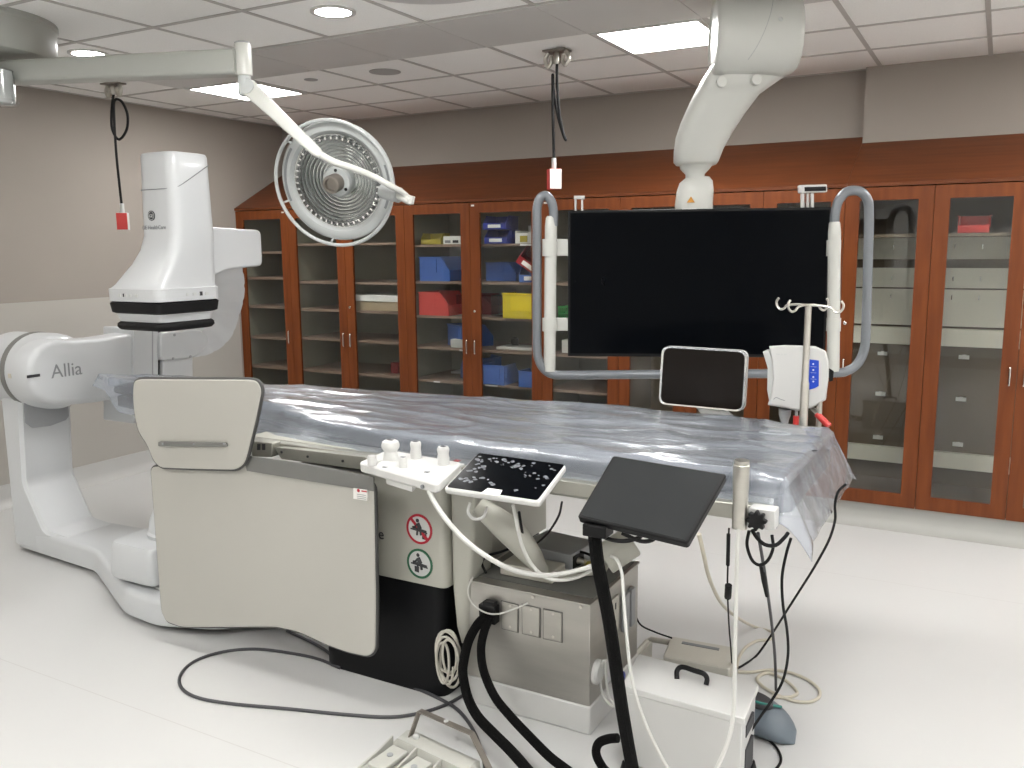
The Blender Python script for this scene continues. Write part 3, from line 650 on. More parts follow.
def sign(px, py, ring, bar):
    c = at(px, py, Y=YP); n = 40; R = .0585
    cs = [V((math.cos(2*PI*k/n), 0, math.sin(2*PI*k/n))) for k in range(n)]
    d = MB().prism([c+u*R for u in cs], (0, -.002, 0)).build('sign_sticker', 'lightgrey', TB, smooth=0)
    MB().ringprism([c+u*R for u in cs], [c+u*(R-.009) for u in cs], (0, -.003, 0)).build('sign_ring', ring, d, smooth=0)
    m = MB(); Y = c.y-.0022
    def P(u, w): return V((c.x+u*R, Y, c.z+w*R))
    def stroke(a, b2, r=.09): m.tube([P(*a), P(*b2)], R*r, 6)
    m.cyl(P(-.12, .56), P(-.12, .56)+V((0, .002, 0)), R*.13, n=14)      # seated figure
    stroke((-.10, .40), (.10, .02), .15); stroke((-.08, .34), (-.36, .10), .07); stroke((.10, 0), (.16, -.38), .09); stroke((.08, .04), (-.14, -.10), .11); stroke((-.14, -.1), (-.18, -.42), .07)
    m.cyl(P(-.46, .06), P(-.46, .06)+V((0, .002, 0)), R*.10, n=12)      # lying figure
    stroke((-.36, .02), (.56, -.12), .10); stroke((-.66, -.04), (.62, -.20), .05)
    bx = (.22, -.62) if bar else (-.40, -.58)
    m.prism([P(bx[0], bx[1]), P(bx[0]+.34, bx[1]-.04), P(bx[0]+.34, bx[1]+.36), P(bx[0], bx[1]+.38)], (0, -.0008, 0))
    m.build('sign_figure', 'ink', d)
    if bar:
        m2 = MB(); e = .075; m2.prism([P(-.64-e, .64-e*.2), P(-.64+e, .64+e), P(.64+e, -.64+e), P(.64-e, -.64-e)], (0, -.0026, 0)); m2.build('sign_bar', 'signred', d, smooth=0)
sign(419.5, 529, 'signred', True); sign(420, 563.5, 'signgreen', False)

# mattress and the clear plastic sheet over it
def edges(x):
    """near and far top edges of the padded top"""
    ny = [(-4.335, 3.10), (-4.28, 3.04), (-4.15, 2.99), (-3.6, 2.95), (-2.92, 2.84), (-2.4, 2.68), (-2.0, 2.60), (-1.65, 2.585), (-.5, 2.62)]
    fy = [(-4.335, 3.13), (-4.28, 3.19), (-4.1, 3.25), (-3.9, 3.28), (-3.3, 3.32), (-2.54, 3.42), (-1.8, 3.47), (-1.0, 3.50), (-.5, 3.42)]
    def ip(t):
        if x <= t[0][0]: return t[0][1]
        for a, b in zip(t, t[1:]):
            if x <= b[0]: return a[1]+(b[1]-a[1])*(x-a[0])/(b[0]-a[0])
        return t[-1][1]
    return ip(ny), ip(fy)
mt = MB(); rg = []
for i in range(41):
    x = -4.12+i*(3.58/40); n_, f_ = edges(x); n_ += .012; f_ -= .012; k = .02 if i in (0, 40) else 0
    rg.append(round_poly([(x, n_+k, .9625), (x, f_-k, .9625), (x, f_-k, 1.022-k), (x, n_+k, 1.022-k)], .02, 3))
tag(mt.skin(rg).build('table_mattress', 'mattress', smooth=60), 'dark padded mattress on the table, seen through the plastic sheet', 'mattress')
MAT = [o for o in C.objects if o.name == 'table_mattress'][0]
c = at(775, 433, Z=1.0225); MB().tube([c+V((math.cos(2*PI*k/28)*.055, math.sin(2*PI*k/28)*.03, .001)) for k in range(28)], .004, 6, closed=True).build('oval_mark', 'paper', MAT)
c = at(804, 450, Z=1.0225); MB().prism(round_poly([c+V((-.05, -.012, 0)), c+V((-.01, -.02, 0)), c+V((.04, -.01, 0)), c+V((.045, .012, 0)), c+V((.0, .02, 0)), c+V((-.02, .0, 0))], .01, 3), (0, 0, .0015)).build('dark_mark', 'black', MAT)
sheet = bmesh.new(); grid = []
NU, NV = 230, 84; XE = -.525
def sheet_pt(a, w):
    """a: distance along the table, w: -1..1 across with the hems beyond"""
    over = max(0, a-XE); x = min(a, XE); n_, f_ = edges(x)
    hem_n = .105+.07*max(0, min(1, (-2.0-x)/.5))+.05*max(0, min(1, (x+.95)/.4)); hem_f = .10
    if x < -3.3: hem_f = .06
    if x < -3.85: hem_n = max(.05, hem_n*(1-(-3.85-x)/.35))
    L = f_-n_; s = w*(hem_n+L+hem_f)-hem_n
    if s < 0: over_y, base = -s, n_
    elif s > L: over_y, base = s-L, f_
    else: over_y, base = 0, n_+s
    d = math.hypot(over, over_y); z = 1.0265; y = base
    sg = -1 if s < 0 else 1
    if over_y and not over:
        t = over_y/hem_n if s < 0 else over_y/hem_f
        fl = (.16+.58*max(0, min(1, (-1.9-x)/.7))+.22*max(0, min(1, (x+.95)/.4))) if s < 0 else .12
        r = .022
        drop = over_y*math.sqrt(max(0, 1-fl*fl)) if over_y > r else over_y**2/(2*r)
        y = base+sg*(over_y*fl if over_y > r else over_y*.5*(1+fl)); z -= drop*(1 if over_y > r else 1)
    elif over:
        r = .045; e = d-r*.5 if d > r else d*d/(2*r)
        ux = over/d; uy = over_y/d
        flare = .42+.06*(2*ux*uy)
        z -= e*math.sqrt(1-flare*flare); x += over*(flare if d > r else .6)+.0; y += sg*over_y*flare
    P = V((x, y, z))
    # wrinkles: long ones beside the near edge, crumples elsewhere
    q = V((a*1.6, y*7, 0)); w1 = noise.noise(q)*.5+noise.noise(q*2.3+V((3, 1, 0)))*.3
    q2 = V((a*5+y*3, y*5-a*2, 4)); w2 = noise.noise(q2)*.5+noise.noise(q2*2.1)*.25
    rid = (1-abs(noise.noise(V((a*2.2+y*1.4, y*6-a*.8, 9)))))**6
    edge = math.exp(-((s-.03)/.10)**2)
    amp = .005+.015*edge
    if x < -3.5: amp += .012
    rise = max(0, w1+.25)*amp*1.5+max(0, w2+.2)*.006+rid*.010
    if over_y or over: P += V((over*.0, sg*1. if over_y else 0, 0))*(w2*.018+w1*.012)+V((ux_(over, d), 0, 0))*(w2*.014)
    else: P.z += rise
    if s < 0 and not over: P.z += rid*.006
    return P
def ux_(over, d): return over/d if d else 0
for i in range(NU+1):
    a = -4.33+(XE+.225+4.33)*i/NU; row = []
    for j in range(NV+1): row.append(sheet.verts.new(sheet_pt(a, j/NV)))
    grid.append(row)
for i in range(NU):
    for j in range(NV): sheet.faces.new((grid[i][j], grid[i+1][j], grid[i+1][j+1], grid[i][j+1]))
hd = MB(); hd.bm.free(); hd.bm = sheet
sht = hd.build('plastic_sheet', 'film', smooth=180); tag(sht, 'clear wrinkled plastic sheet draped over the table and its mattress', 'plastic sheet')
s_ = sht.modifiers.new('thickness', 'SOLIDIFY'); s_.thickness = .0012

# ------------------------------------------------------------------ lead shield hung on the table rail
YL = 2.44
S = thing('lead_shield', at(262, 640, Y=YL), 'pale two-part radiation shield panel hanging from the near table rail', 'shield')
def shield_panel(px, Y, name, th=.022):
    q = round_poly([at(x, y, Y=Y) for x, y in px], .03, 4)
    o = MB().prism(q, (0, th, 0)).build(name, 'pad', S, bevel=.005)
    c = [p+V((0, -.002, 0)) for p in q]; t = MB().tube([p+V((0, th/2, 0)) for p in q], .0075, 8, closed=True); t.build('edge_trim', 'trim', o); return o
lp = [(150, 467), (161, 612), (166, 622), (182, 627.5), (225, 627.5), (275, 627), (298, 632), (325, 644.5), (348, 653), (368, 657), (375, 651), (375.5, 600), (373.5, 484), (330, 474), (255, 462)]
low = shield_panel(lp, YL, 'lower_panel')
up = [(133.5, 381), (140, 379), (250, 379.5), (257, 381), (261.5, 390), (256, 418), (247, 455), (244, 464), (236, 470), (205, 469.5), (160, 468), (153, 461), (147, 445), (138, 432), (134, 414), (132.5, 395)]
upp = shield_panel(up, YL-.032, 'upper_panel', .02)
q = round_poly([at(x, y, Y=YL-.0015) for x, y in ((160, 441.5), (227, 441.5), (228, 446.5), (160, 446.5))], .006, 3)
q = [at(x, y, Y=YL-.0345) for x, y in ((160, 441.3), (227, 442), (228.5, 446.5), (160, 445.8))]
gb_ = MB().prism(round_poly(q, .006, 3), (0, -.010, 0)).build('grip_bar', 'strap', upp, bevel=.003)
m = MB()
for x in (163, 194, 224): pp = at(x, 444, Y=YL-.0445); m.cyl(pp, pp+V((0, -.003, 0)), .004, n=10)
m.build('grip_screw', 'inkgrey', gb_)
q = [at(x, y, Y=YL-.003) for x, y in ((244, 455), (300, 462.5), (374.5, 477), (374.5, 491), (330, 484), (248, 470.5))]
MB().prism(q, (0, -.006, 0)).build('mounting_strap', 'strap', S, smooth=0)
q = [at(x, y, Y=YL-.002) for x, y in ((355, 487.5), (368.5, 489.5), (368.5, 500), (355, 498))]
lb = MB().prism(q, (0, -.0095, 0)).build('care_label', 'paper', S, smooth=0)
pp = at(358.5, 490.5, Y=YL-.0118); m = MB(); m.cyl(pp, pp+V((0, -.001, 0)), .0065, n=16)
m.build('label_emblem', 'signred', lb)
m = MB(); m.prism([at(x, y, Y=YL-.0118) for x, y in ((361.5, 490.3), (367, 491.2), (367, 492.4), (361.5, 491.6))], (0, -.0006, 0)); m.build('label_print', 'signred', lb, smooth=0)
m = MB()
for k in range(3): m.prism([at(x, y+k*1.9, Y=YL-.0118) for x, y in ((357, 493.9), (366, 495.2), (366, 495.7), (357, 494.4))], (0, -.0006, 0))
m.build('label_print', 'inkgrey', lb, smooth=0)

# ------------------------------------------------------------------ big screen hung from the ceiling
A_, B_ = V((-1.868, 3.95, 0)), V((-.712, 4.42, 0)); su = (B_-A_).normalized(); sn = V((su.y, -su.x, 0)); sz = V((0, 0, 1))
MS = thing('suspended_screen', (-1.29, 4.3, 1.05), 'very large black flat screen hanging from a white ceiling arm, with a grey tube frame', 'screen')
def sp(x, y, d=0): return on_plane(x, y, A_+sn*d, sn)+V()
W_ = (B_-A_).length
def sl_(u, z, d=0): return A_+su*u+sn*d+sz*z
Z0, Z1 = 1.175, 1.893
def rect(u0, u1, z0, z1, d): return [sl_(u0, z0, d), sl_(u1, z0, d), sl_(u1, z1, d), sl_(u0, z1, d)]
MB().prism(rect(0, W_, Z0, Z1, 0), -sn*.05).build('screen_housing', 'bezel', MS, bevel=.004)
MB().prism(rect(.012, W_-.012, Z0+.016, Z1-.012, .0015), -sn*.004).build('screen_glass', 'screen', MS, smooth=0)
MB().prism(rect(.35, W_-.35, Z0+.1, Z1-.22, -.05), -sn*.05).build('rear_housing', 'black', MS, bevel=.01)
MB().prism(rect(.55, .62, Z1-.001, Z1+.006, .001), -sn*.02).build('status_light', 'white', MS, smooth=0)
tp = [sp(*q) for q in ((553.5, 226), (553.5, 212), (551.5, 202), (546, 195.5), (540.5, 198), (537.3, 207), (537, 225), (537, 290), (537, 345), (539, 360), (545, 370), (554, 374.5), (570, 375), (660, 374.3), (760, 373.6), (832, 373), (848, 370.5), (858, 363), (864, 350), (866, 330), (868, 260), (869, 212), (867, 199), (861, 192), (853, 190.5), (845, 193), (838, 202), (835.2, 214), (834.5, 224))]
MB().tube(catmull(tp, 5), .0225, 14).build('frame_tube', 'tube', MS)
for px, yt, yb in ((549.5, 216, 371), (553.5, 0, 0), (833, 221, 371))[0::2]:
    a, b = sp(px+(1.5 if px < 700 else 1.5), yt), sp(px, yb)
    MB().lathe(b, (a-b), [(.030, 0), (.030, (a-b).length-.05), (.026, (a-b).length-.01), (.02, (a-b).length)], 20).build('frame_post', 'arm', MS)
for y0, y1 in ((239, 256), (318, 331)):
    p0, p1 = sp(544, y0), sp(568, y1); MB().prism([sp(547, y0, -.012), sp(569, y0, -.012), sp(569, y1, -.012), sp(547, y1, -.012)], -sn*.03).build('post_bracket', 'arm', MS, bevel=.004)
    q = sp(549.6, y1); r_ = sp(549.6, y0); MB().cyl(q, r_, .037, n=20).build('post_clamp', 'arm', MS)
for y0, y1 in ((240, 256), (318, 331)):
    MB().prism([sp(826, y0, -.012), sp(836, y0, -.012), sp(836, y1, -.012), sp(826, y1, -.012)], -sn*.03).build('post_bracket', 'arm', MS, bevel=.004)
    MB().cyl(sp(833.3, y1), sp(833.8, y0), .034, n=20).build('post_clamp', 'arm', MS)
m = MB()
for x0, x1 in ((574.5, 576.5), (581, 583)): m.prism([sp(x0, 196, -.03), sp(x1, 196, -.03), sp(x1, 214, -.03), sp(x0, 214, -.03)], -sn*.03)
m.prism([sp(573.8, 195.6, -.025), sp(584.5, 195.6, -.025), sp(584.5, 199, -.025), sp(573.8, 199, -.025)], -sn*.04)
m.build('top_bracket', 'white', MS, bevel=.0015)
m = MB()
for x0, x1 in ((801.5, 804.5), (807, 809), (811, 814)): m.prism([sp(x0, 193, -.03), sp(x1, 193, -.03), sp(x1, 213, -.03), sp(x0, 213, -.03)], -sn*.03)
m.build('top_bracket', 'white', MS, bevel=.0015)
sb = MB().prism([sp(x, y, -.012) for x, y in ((799.5, 185), (827, 184.2), (827.5, 192), (800, 193))], -sn*.05).build('sensor_bar', 'white', MS, bevel=.004)
MB().prism([sp(x, y, -.0095) for x, y in ((804.5, 187), (826, 186.5), (826.2, 190.8), (804.7, 191.3))], -sn*.004).build('sensor_window', 'black', sb, smooth=0)
# hub, arm and joint
fwd = V((FW.x, FW.y, 0)).normalized(); rgt = V((_cy, _sy, 0))
hc = at(757, 36, Y=4.13); ax = (rgt*.996-fwd*.09).normalized()
MB().lathe(hc-ax*.195, ax, [(.150, .012), (.160, 0), (.170, .003), (.177, .014), (.179, .04), (.178, .26), (.176, .31), (.166, .352), (.145, .372), (.12, .378)], 64).build('arm_hub', 'arm', MS, smooth=50)
MB().lathe(hc-ax*.186, ax, [(.150, 0), (.150, .006)], 40).build('hub_cap', 'arm', MS)
MB().tube([hc+ax*(.045-.0006*k*k*.3)+(UP*math.cos(k*.1)-FW*math.sin(k*.1))*.178 for k in range(-2, 26)], .0016, 6).build('hub_seam', 'greyplastic', MS)
MB().ball(hc+ax*.05-FW*.176, .010).build('hub_screw', 'lightgrey', MS)
MB().cyl(V((hc.x, hc.y, hc.z+.14)), V((hc.x, hc.y, H-.004)), .15, n=40).build('ceiling_plate', 'arm', MS)
pl = fwd
def ap(x, y, d): return on_plane(x, y, V((hc.x, hc.y, 0))+fwd*d, fwd)
def lens_ring(xl, yl, xr, yr, dep, dc):
    """a rounded cross-section of the arm between its two outline points"""
    a, b = ap(xl, yl, dc), ap(xr, yr, dc); c = (a+b)/2; h = (b-a)/2; L = h.length; n = 28; r = []
    for k in range(n):
        t = 2*PI*k/n; cc, ss = math.cos(t), math.sin(t); e = .62
        r.append(c+h*(math.copysign(abs(cc)**e, cc))+fwd*(dep*math.copysign(abs(ss)**e, ss)))
    return r
MB().skin([lens_ring(722, 58, 786, 56, .10, .06), lens_ring(711, 66, 789, 66, .12, .06), lens_ring(702, 80, 781, 79, .125, .08), lens_ring(691, 102, 757, 96, .125, .12), lens_ring(682, 122, 742, 116, .12, .16), lens_ring(677, 137, 731, 133, .115, .20), lens_ring(675, 151, 722, 149, .11, .235), lens_ring(674.5, 162, 717, 162, .10, .255), lens_ring(677, 165, 715, 165, .09, .258)]).build('support_arm', 'arm', MS, smooth=60)
MB().skin([lens_ring(680, 163, 713, 163, .085, .26), lens_ring(681, 169, 709, 169, .07, .268), lens_ring(686, 174.5, 704, 174.5, .045, .272), lens_ring(686, 179, 704, 179, .045, .275)]).build('arm_neck', 'arm', MS, smooth=60)
MB().skin([lens_ring(687, 177, 709, 177, .045, .282), lens_ring(680, 183, 712, 181, .055, .282), lens_ring(677, 192, 713, 190, .06, .282), lens_ring(675.5, 204, 712, 204, .062, .282), lens_ring(675, 230, 711, 230, .062, .282), lens_ring(680, 238, 706, 238, .05, .282)]).build('tilt_joint', 'arm', MS, smooth=60)
c = ap(691, 200, .217); tri = [c+UP*.018, c-UP*.012-RT*.019, c-UP*.012+RT*.019]
MB().prism(tri, fwd*.012).build('warning_sticker', 'copper', MS, smooth=0)
m = MB()
for q in ((722, 81.5), (757, 79.5)):
    a = ap(*q, -.062); m.cyl(a, a+fwd*.03, .022, n=20)
m.build('arm_bolt_cover', 'arm', MS)
MB().prism([sl_(.46, Z1-.28, -.05), sl_(.62, Z1-.28, -.05), sl_(.62, Z1-.05, -.05), sl_(.46, Z1-.05, -.05)], -sn*.06).build('screen_mount', 'arm', MS, bevel=.008)

# ------------------------------------------------------------------ surgical lamp on its ceiling boom
LB = thing('surgical_lamp', (-4.35, 2.60, H), 'round white surgical lamp with ringed reflector on a long ceiling boom', 'surgical lamp')
zA = 2.565
S0 = at(243.5, 62, Z=zA)                                    # spindle axis where the boom arm ends
CC = V((-4.50, 2.58, 0))
MB().lathe((CC.x, CC.y, 2.645), (0, 0, 1), [(.02, 0), (.40, 0), (.43, .008), (.445, .03), (.45, H-2.645-.03), (.458, H-2.645-.02), (.458, H-2.645)], 72).build('boom_canopy', 'boomgreyshade', LB)
d0 = (V((S0.x, S0.y, 0))-CC).normalized(); sd = V((d0.y, -d0.x, 0))
st = CC+d0*.02; en = V((S0.x, S0.y, 0))-d0*.02
def arm_sec(p, w, z0, z1): return round_poly([p+sd*w+V((0, 0, z0)), p+sd*w+V((0, 0, z1)), p-sd*w+V((0, 0, z1)), p-sd*w+V((0, 0, z0))], .018, 4)
MB().skin([arm_sec(st, .065, zA-.045, zA+.052), arm_sec(en, .055, zA-.058, zA+.052)]).build('boom_arm', 'boomgreyshade', LB, smooth=45)  # darker grey puts the shade on the white arm into its colour
MB().cyl(CC+V((0, 0, 2.50)), CC+V((0, 0, 2.65)), .12, n=36).build('boom_pivot', 'boomgreyshade', LB)
SP = V((S0.x, S0.y, 0))
MB().lathe(SP+V((0, 0, zA-.062)), (0, 0, 1), [(.034, 0), (.038, .004), (.038, .135), (.034, .142)], 24).build('spindle_cap', 'arm', LB)
MB().lathe(SP+V((0, 0, zA+.0795)), (0, 0, 1), [(.035, 0), (.036, .004), (.03, .008)], 24).build('cap_seal', 'greyplastic', LB)
MB().lathe(SP+V((0, 0, zA-.15)), (0, 0, 1), [(.024, 0), (.030, .006), (.030, .09)], 24).build('spindle', 'lampwhite', LB)
Lc = at(339, 181, Y=S0.y+.36)                              # lamp centre
YLm = Lc.y
v2c = (CAM-Lc).normalized()
ln = (v2c-RT*.42-UP*.20).normalized()                       # the way the lamp faces
# spring arm: from the spindle down to the elbow
K1 = at(249, 88, Y=S0.y+.01); K2 = at(321, 156, Y=S0.y+.10)
dd = (K2-K1); u1 = (UP-dd*(UP.dot(dd)/dd.length_squared)).normalized(); w1_ = dd.normalized().cross(u1)
def sec(p, a, b, r=.012): return round_poly([p+u1*a+w1_*b, p-u1*a+w1_*b, p-u1*a-w1_*b, p+u1*a-w1_*b], r, 4)
MB().skin([sec(K1-dd*.03, .030, .024), sec(K1, .040, .028), sec(K1+dd*.35, .032, .026), sec(K1+dd*.62, .028, .024), sec(K2-dd*.06, .024, .022), sec(K2, .014, .018)]).build('spring_arm', 'arm', LB, smooth=45)
MB().cyl(K1-w1_*.033, K1+w1_*.033, .034, n=24).build('arm_knuckle', 'lampwhite', LB)
# yoke from the elbow across the front of the lamp to its right-hand pivot
K3 = at(409, 199, Y=YLm-.03)
yk = [K2-dd*.03, at(334, 162, Y=S0.y+.13), at(352, 168, Y=S0.y+.17), at(372, 176, Y=S0.y+.22), at(391, 186, Y=YLm-.10), at(403, 193, Y=YLm-.05), K3]
ykc = catmull(yk, 6); MB().tube(ykc, .016, 12, rs=[.017-.004*i/len(ykc) for i in range(len(ykc))]).build('yoke', 'arm', LB)
MB().cyl(at(410, 203.5, Y=YLm-.03), at(411.5, 196, Y=YLm-.03), .018, n=20).build('yoke_end', 'arm', LB)
R0 = .288
du, dw, _ = frame_of(ln)
def lring(r, h, n=72): return [Lc+ln*h+(du*math.cos(2*PI*k/n)+dw*math.sin(2*PI*k/n))*r for k in range(n)]
MB().skin([lring(.02, -.085), lring(.12, -.08), lring(.22, -.055), lring(.272, -.02), lring(R0, .0), lring(R0, .022), lring(R0-.008, .03), lring(R0-.045, .028), lring(R0-.052, .018), lring(R0-.060, .012)], cap=False).build('lamp_housing', 'lampwhite', LB, smooth=50)
rf = MB(); prof = []
N = 10
for k in range(N):
    r1 = .226-(.226-.055)*k/N; r2 = .226-(.226-.055)*(k+1)/N; h = .012-.055*math.sin(PI/2*min(1, (k+1)/N)); prof += [(r1, h+.013), (r1-.003, h+.013), (r2+.001, h-.003)]
rf.skin([lring(r, h) for r, h in prof], cap=False); RFL = rf.build('reflector', 'reflector', LB, smooth=20)
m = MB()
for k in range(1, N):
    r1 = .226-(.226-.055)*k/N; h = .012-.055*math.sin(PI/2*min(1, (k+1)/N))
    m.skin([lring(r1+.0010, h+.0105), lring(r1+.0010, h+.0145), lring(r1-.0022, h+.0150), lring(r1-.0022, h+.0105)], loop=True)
m.build('dark_reflection_ring', 'inkgrey', RFL, smooth=0)  # dark rings standing in for dark reflections between the mirror steps
m = MB()
for k in range(44):
    t = 2*PI*k/44; e = du*math.cos(t)+dw*math.sin(t); g = ln.cross(e); c = Lc+e*.208+ln*.0125
    m.skin([[c-e*.012-g*.006, c+e*.012-g*.006, c+e*.012+g*.006, c-e*.012+g*.006], [c+ln*.012-g*.004-e*.006, c+ln*.012-g*.004+e*.006, c+ln*.012+g*.004+e*.006, c+ln*.012+g*.004-e*.006]])
m.build('facet_ring', 'reflector', RFL, smooth=0)
for t0, t1 in ((-.35, .45), (2.75, 3.75)):
    m = MB(); ts = [t0+(t1-t0)*k/16 for k in range(17)]; cd = RT; cv = ln.cross(RT).normalized(); cd = cv.cross(ln).normalized()
    m.skin([[Lc+ln*(.0285+q*.003)+(cd*math.cos(t)-cv*math.sin(t))*r for r, q in ((.262, 0), (.274, 0), (.274, 1), (.262, 1))] for t in ts]); m.build('rim_slot', 'inkgrey', LB, smooth=0)
GL = MB().skin([lring(.228, .014), lring(.228, .017)]).build('cover_glass', M['pane'], LB)
MB().lathe(Lc-ln*.03, ln, [(.074, 0), (.074, .055), (.068, .066), (.045, .068)], 36).build('handle_mount', 'lampwhite', LB)
hp = [Lc+ln*.0385+(du*math.cos(t)+dw*math.sin(t))*.058 for t in (.4, 2.5, 4.6)]
m = MB()
for q in hp: m.cyl(q-ln*.002, q+ln*.001, .008, n=14)
m.build('mount_screw', 'black', LB)
MB().lathe(Lc+ln*.036, ln, [(.044, 0), (.044, .06), (.040, .066), (.03, .068), (.028, .05)], 32).build('handle_socket', 'bronze', LB)
hr = [Lc+ln*.052+(du*math.cos(2*PI*k/64)+dw*math.sin(2*PI*k/64))*(R0+.012)-RT*.006-UP*.006 for k in range(64)]
HR = MB().tube(hr, .009, 10, closed=True).build('grab_ring', 'lampwhite', LB)
for t in range(6):
    e = du*math.cos(t*PI/3+.3)+dw*math.sin(t*PI/3+.3); MB().tube([Lc+ln*.015+e*(R0-.006), Lc+ln*.05+e*(R0+.010)], .0055, 8).build('ring_stay', 'lampwhite', HR)
MB().cyl(at(383, 191, Y=YLm-.02), at(399, 195, Y=YLm-.03), .036, n=24).build('side_pivot', 'lampwhite', LB)
MB().tube([at(397, 194, Y=YLm-.03), at(411, 201, Y=YLm-.03)], .022, 12).build('pivot_stub', 'arm', LB)
# second, empty socket under the canopy
p0 = at(3, 82, Z=zA-.06)
tag(MB().lathe(at(2, 106, Y=p0.y)+V((0, 0, 0)), (0, 0, 1), [(.066, 0), (.075, .006), (.075, .02), (.064, .026), (.064, .16)], 28).build('boom_socket', 'clear'), 'clear capped socket hanging below the boom canopy at the left edge', 'socket')
tag(MB().lathe(at(2, 106, Y=p0.y)+V((0, 0, .008)), (0, 0, 1), [(.050, 0), (.058, .006), (.058, .15)], 28).build('socket_cap', 'lightgrey'), 'grey core inside the clear socket under the boom', 'socket')

# ------------------------------------------------------------------ cord drops
def pendant(px, py, bx, by, loop, Y, label, front, side, rz):
    p = at(px, py, Z=H); p.z = H-.004
    t = thing('ceiling_drop_cord', p, label, 'hanging outlet', 'outlets hanging on cords')
    MB().box(p+V((-.07, -.05, -.010)), p+V((.07, .05, -.0005))).build('ceiling_plate', 'bronze', t, bevel=.002)
    m = MB()
    for s in (-1, 1): m.tube(catmull([p+V((s*.055, 0, -.01)), p+V((s*.075, 0, -.045)), p+V((s*.055, 0, -.085)), p+V((s*.035, 0, -.06)), p+V((s*.04, 0, -.03))], 5), .012, 8)
    m.build('cord_hook', 'steel', t)
    MB().lathe(p+V((0, 0, -.075)), (0, 0, 1), [(.016, 0), (.022, .01), (.022, .05), (.014, .066)], 16).build('cord_grip', 'steel', t)
    e = at(bx, by, Y=Y)
    MB().tube(catmull(loop(p, e), 8), .0085, 8).build('cord', 'rubber', t)
    MB().cyl(e+V((0, 0, -.012)), e+V((0, 0, .05)), .014, n=14).build('strain_relief', 'lightgrey', t)
    Rz = Matrix.Rotation(rz, 3, 'Z'); c = e+V((0, 0, -.012))
    MB().box((-.034, -.034, -.115), (.034, .034, 0), Rz, c).build('outlet_box', front, t, bevel=.003)
    MB().box((-.0345, -.0375, -.113), (.0345, -.0335, -.002), Rz, c).build('outlet_face', side, t, bevel=.001)
    return t
def loop1(p, e):
    q = lambda x, y, d: at(x, y, Y=p.y+d)
    return [p+V((0, 0, -.07)), q(113, 98, 0), q(111.5, 115, .01), q(112.5, 130, .02), q(119, 139.5, .03), q(126.5, 130, .02), q(127.5, 115, 0), q(122, 102, -.02), q(115, 100, -.03), q(114, 112, -.03), q(116, 150, -.02), q(120, 190, 0), e]
def loop2(p, e):
    q = lambda x, y, d: at(x, y, Y=p.y+d)
    return [p+V((0, 0, -.07)), q(557, 80, 0), q(559, 110, 0), q(563, 132, .01), q(566, 140, .01), q(563, 134, .03), q(557, 112, .03), q(553.5, 88, .03), q(553, 76, .02), q(552.6, 80, .0), q(553, 120, -.01), q(553.8, 150, 0), e]
pendant(113, 82.5, 122.4, 211, loop1, 4.03, 'red outlet box on a looped black cord in front of the left wall', 'lightgrey', 'red', .70)
pendant(557, 49.5, 553.9, 167, loop2, 4.66, 'white and red outlet box on a folded black cord left of the screen arm', 'red', 'paper', .75)

# ------------------------------------------------------------------ bedside controls on the near rail
def slab(c4, th, r, name, m, parent, bevel=.004, inset_=None, down=None):
    c4 = [V(p) for p in c4]; n = (c4[1]-c4[0]).cross(c4[3]-c4[0]).normalized()
    if down is None: n = n if n.z > 0 else -n
    else: n = -down
    return MB().prism(round_poly(c4, r, 5), -n*th).build(name, m, parent, bevel=bevel), n
CP = thing('bedside_control_panel', (-1.70, 2.35, .90), 'white bedside control panel with joystick and knobs', 'control panel')
c4 = [at(357.5, 464.5, Z=.995), at(436, 491, Z=.985), at(462, 463, Z=1.003), at(392, 452, Z=1.006)]
c4 = [at(358, 462, Z=.99), at(437, 484, Z=.985), at(462.5, 462, Z=1.0), at(388, 449, Z=1.0)]
o, n_ = slab(c4, .036, .022, 'panel_body', 'white', CP, .009)
g = [at(386, 478, Z=.953), at(412, 486, Z=.953), at(420, 478, Z=.953), at(396, 470, Z=.953)]
MB().prism(g, (0, 0, -.022)).build('panel_bracket', 'white', CP, bevel=.004)
MB().box((-1.78, 2.42, .925), (-1.62, 2.57, .96)).build('rail_clamp', 'white', CP, bevel=.004)
def knob(x, y, z, prof, name): return MB().lathe(at(x, y, Z=z)-V((0, 0, .004)), (0, 0, 1), prof, 24).build(name, 'white', CP)
zt = .994
k1 = knob(391, 462.5, zt, [(.050, 0), (.046, .005), (.028, .014), (.024, .036), (.022, .044), (.026, .050), (.031, .058), (.031, .068), (.027, .078), (.018, .083), (.012, .083)], 'joystick')
tp_ = at(391, 462.5, Z=zt)+V((0, 0, .0785)); MB().box(tp_+V((-.012, -.008, -.002)), tp_+V((.012, .008, .0025))).build('thumb_switch', 'ink', k1, bevel=.003)
for x, y, h, r in ((416, 459, .066, .019), (443.5, 465, .068, .020)):
    k = knob(x, y, zt, [(r, 0), (r*1.02, .03), (r*.92, .042), (r*1.05, .055), (r*1.05, h-.008), (r*.85, h)], 'control_lever')
    a = at(x, y, Z=zt)+V((0, 0, h-.004)); MB().box(a+V((-.008, -.007, -.002)), a+V((.008, .007, .002))).build('lever_button', 'ink', k, smooth=0)
for x, y, h, r in ((372, 463.5, .032, .016), (403, 466.5, .036, .013)): knob(x, y, zt, [(r, 0), (r, h-.006), (r*.8, h)], 'push_knob')
a = at(403, 466.5, Z=zt)+V((0, 0, .032)); MB().box(a+V((-.008, -.006, -.002)), a+V((.008, .006, .002))).build('knob_cap', 'inkgrey', CP, smooth=0)
m = MB(); a = at(457, 461, Z=1.0005); m.box(a+V((-.01, -.008, 0)), a+V((.01, .008, .002))); m.build('status_light', 'darkred', CP, smooth=0)
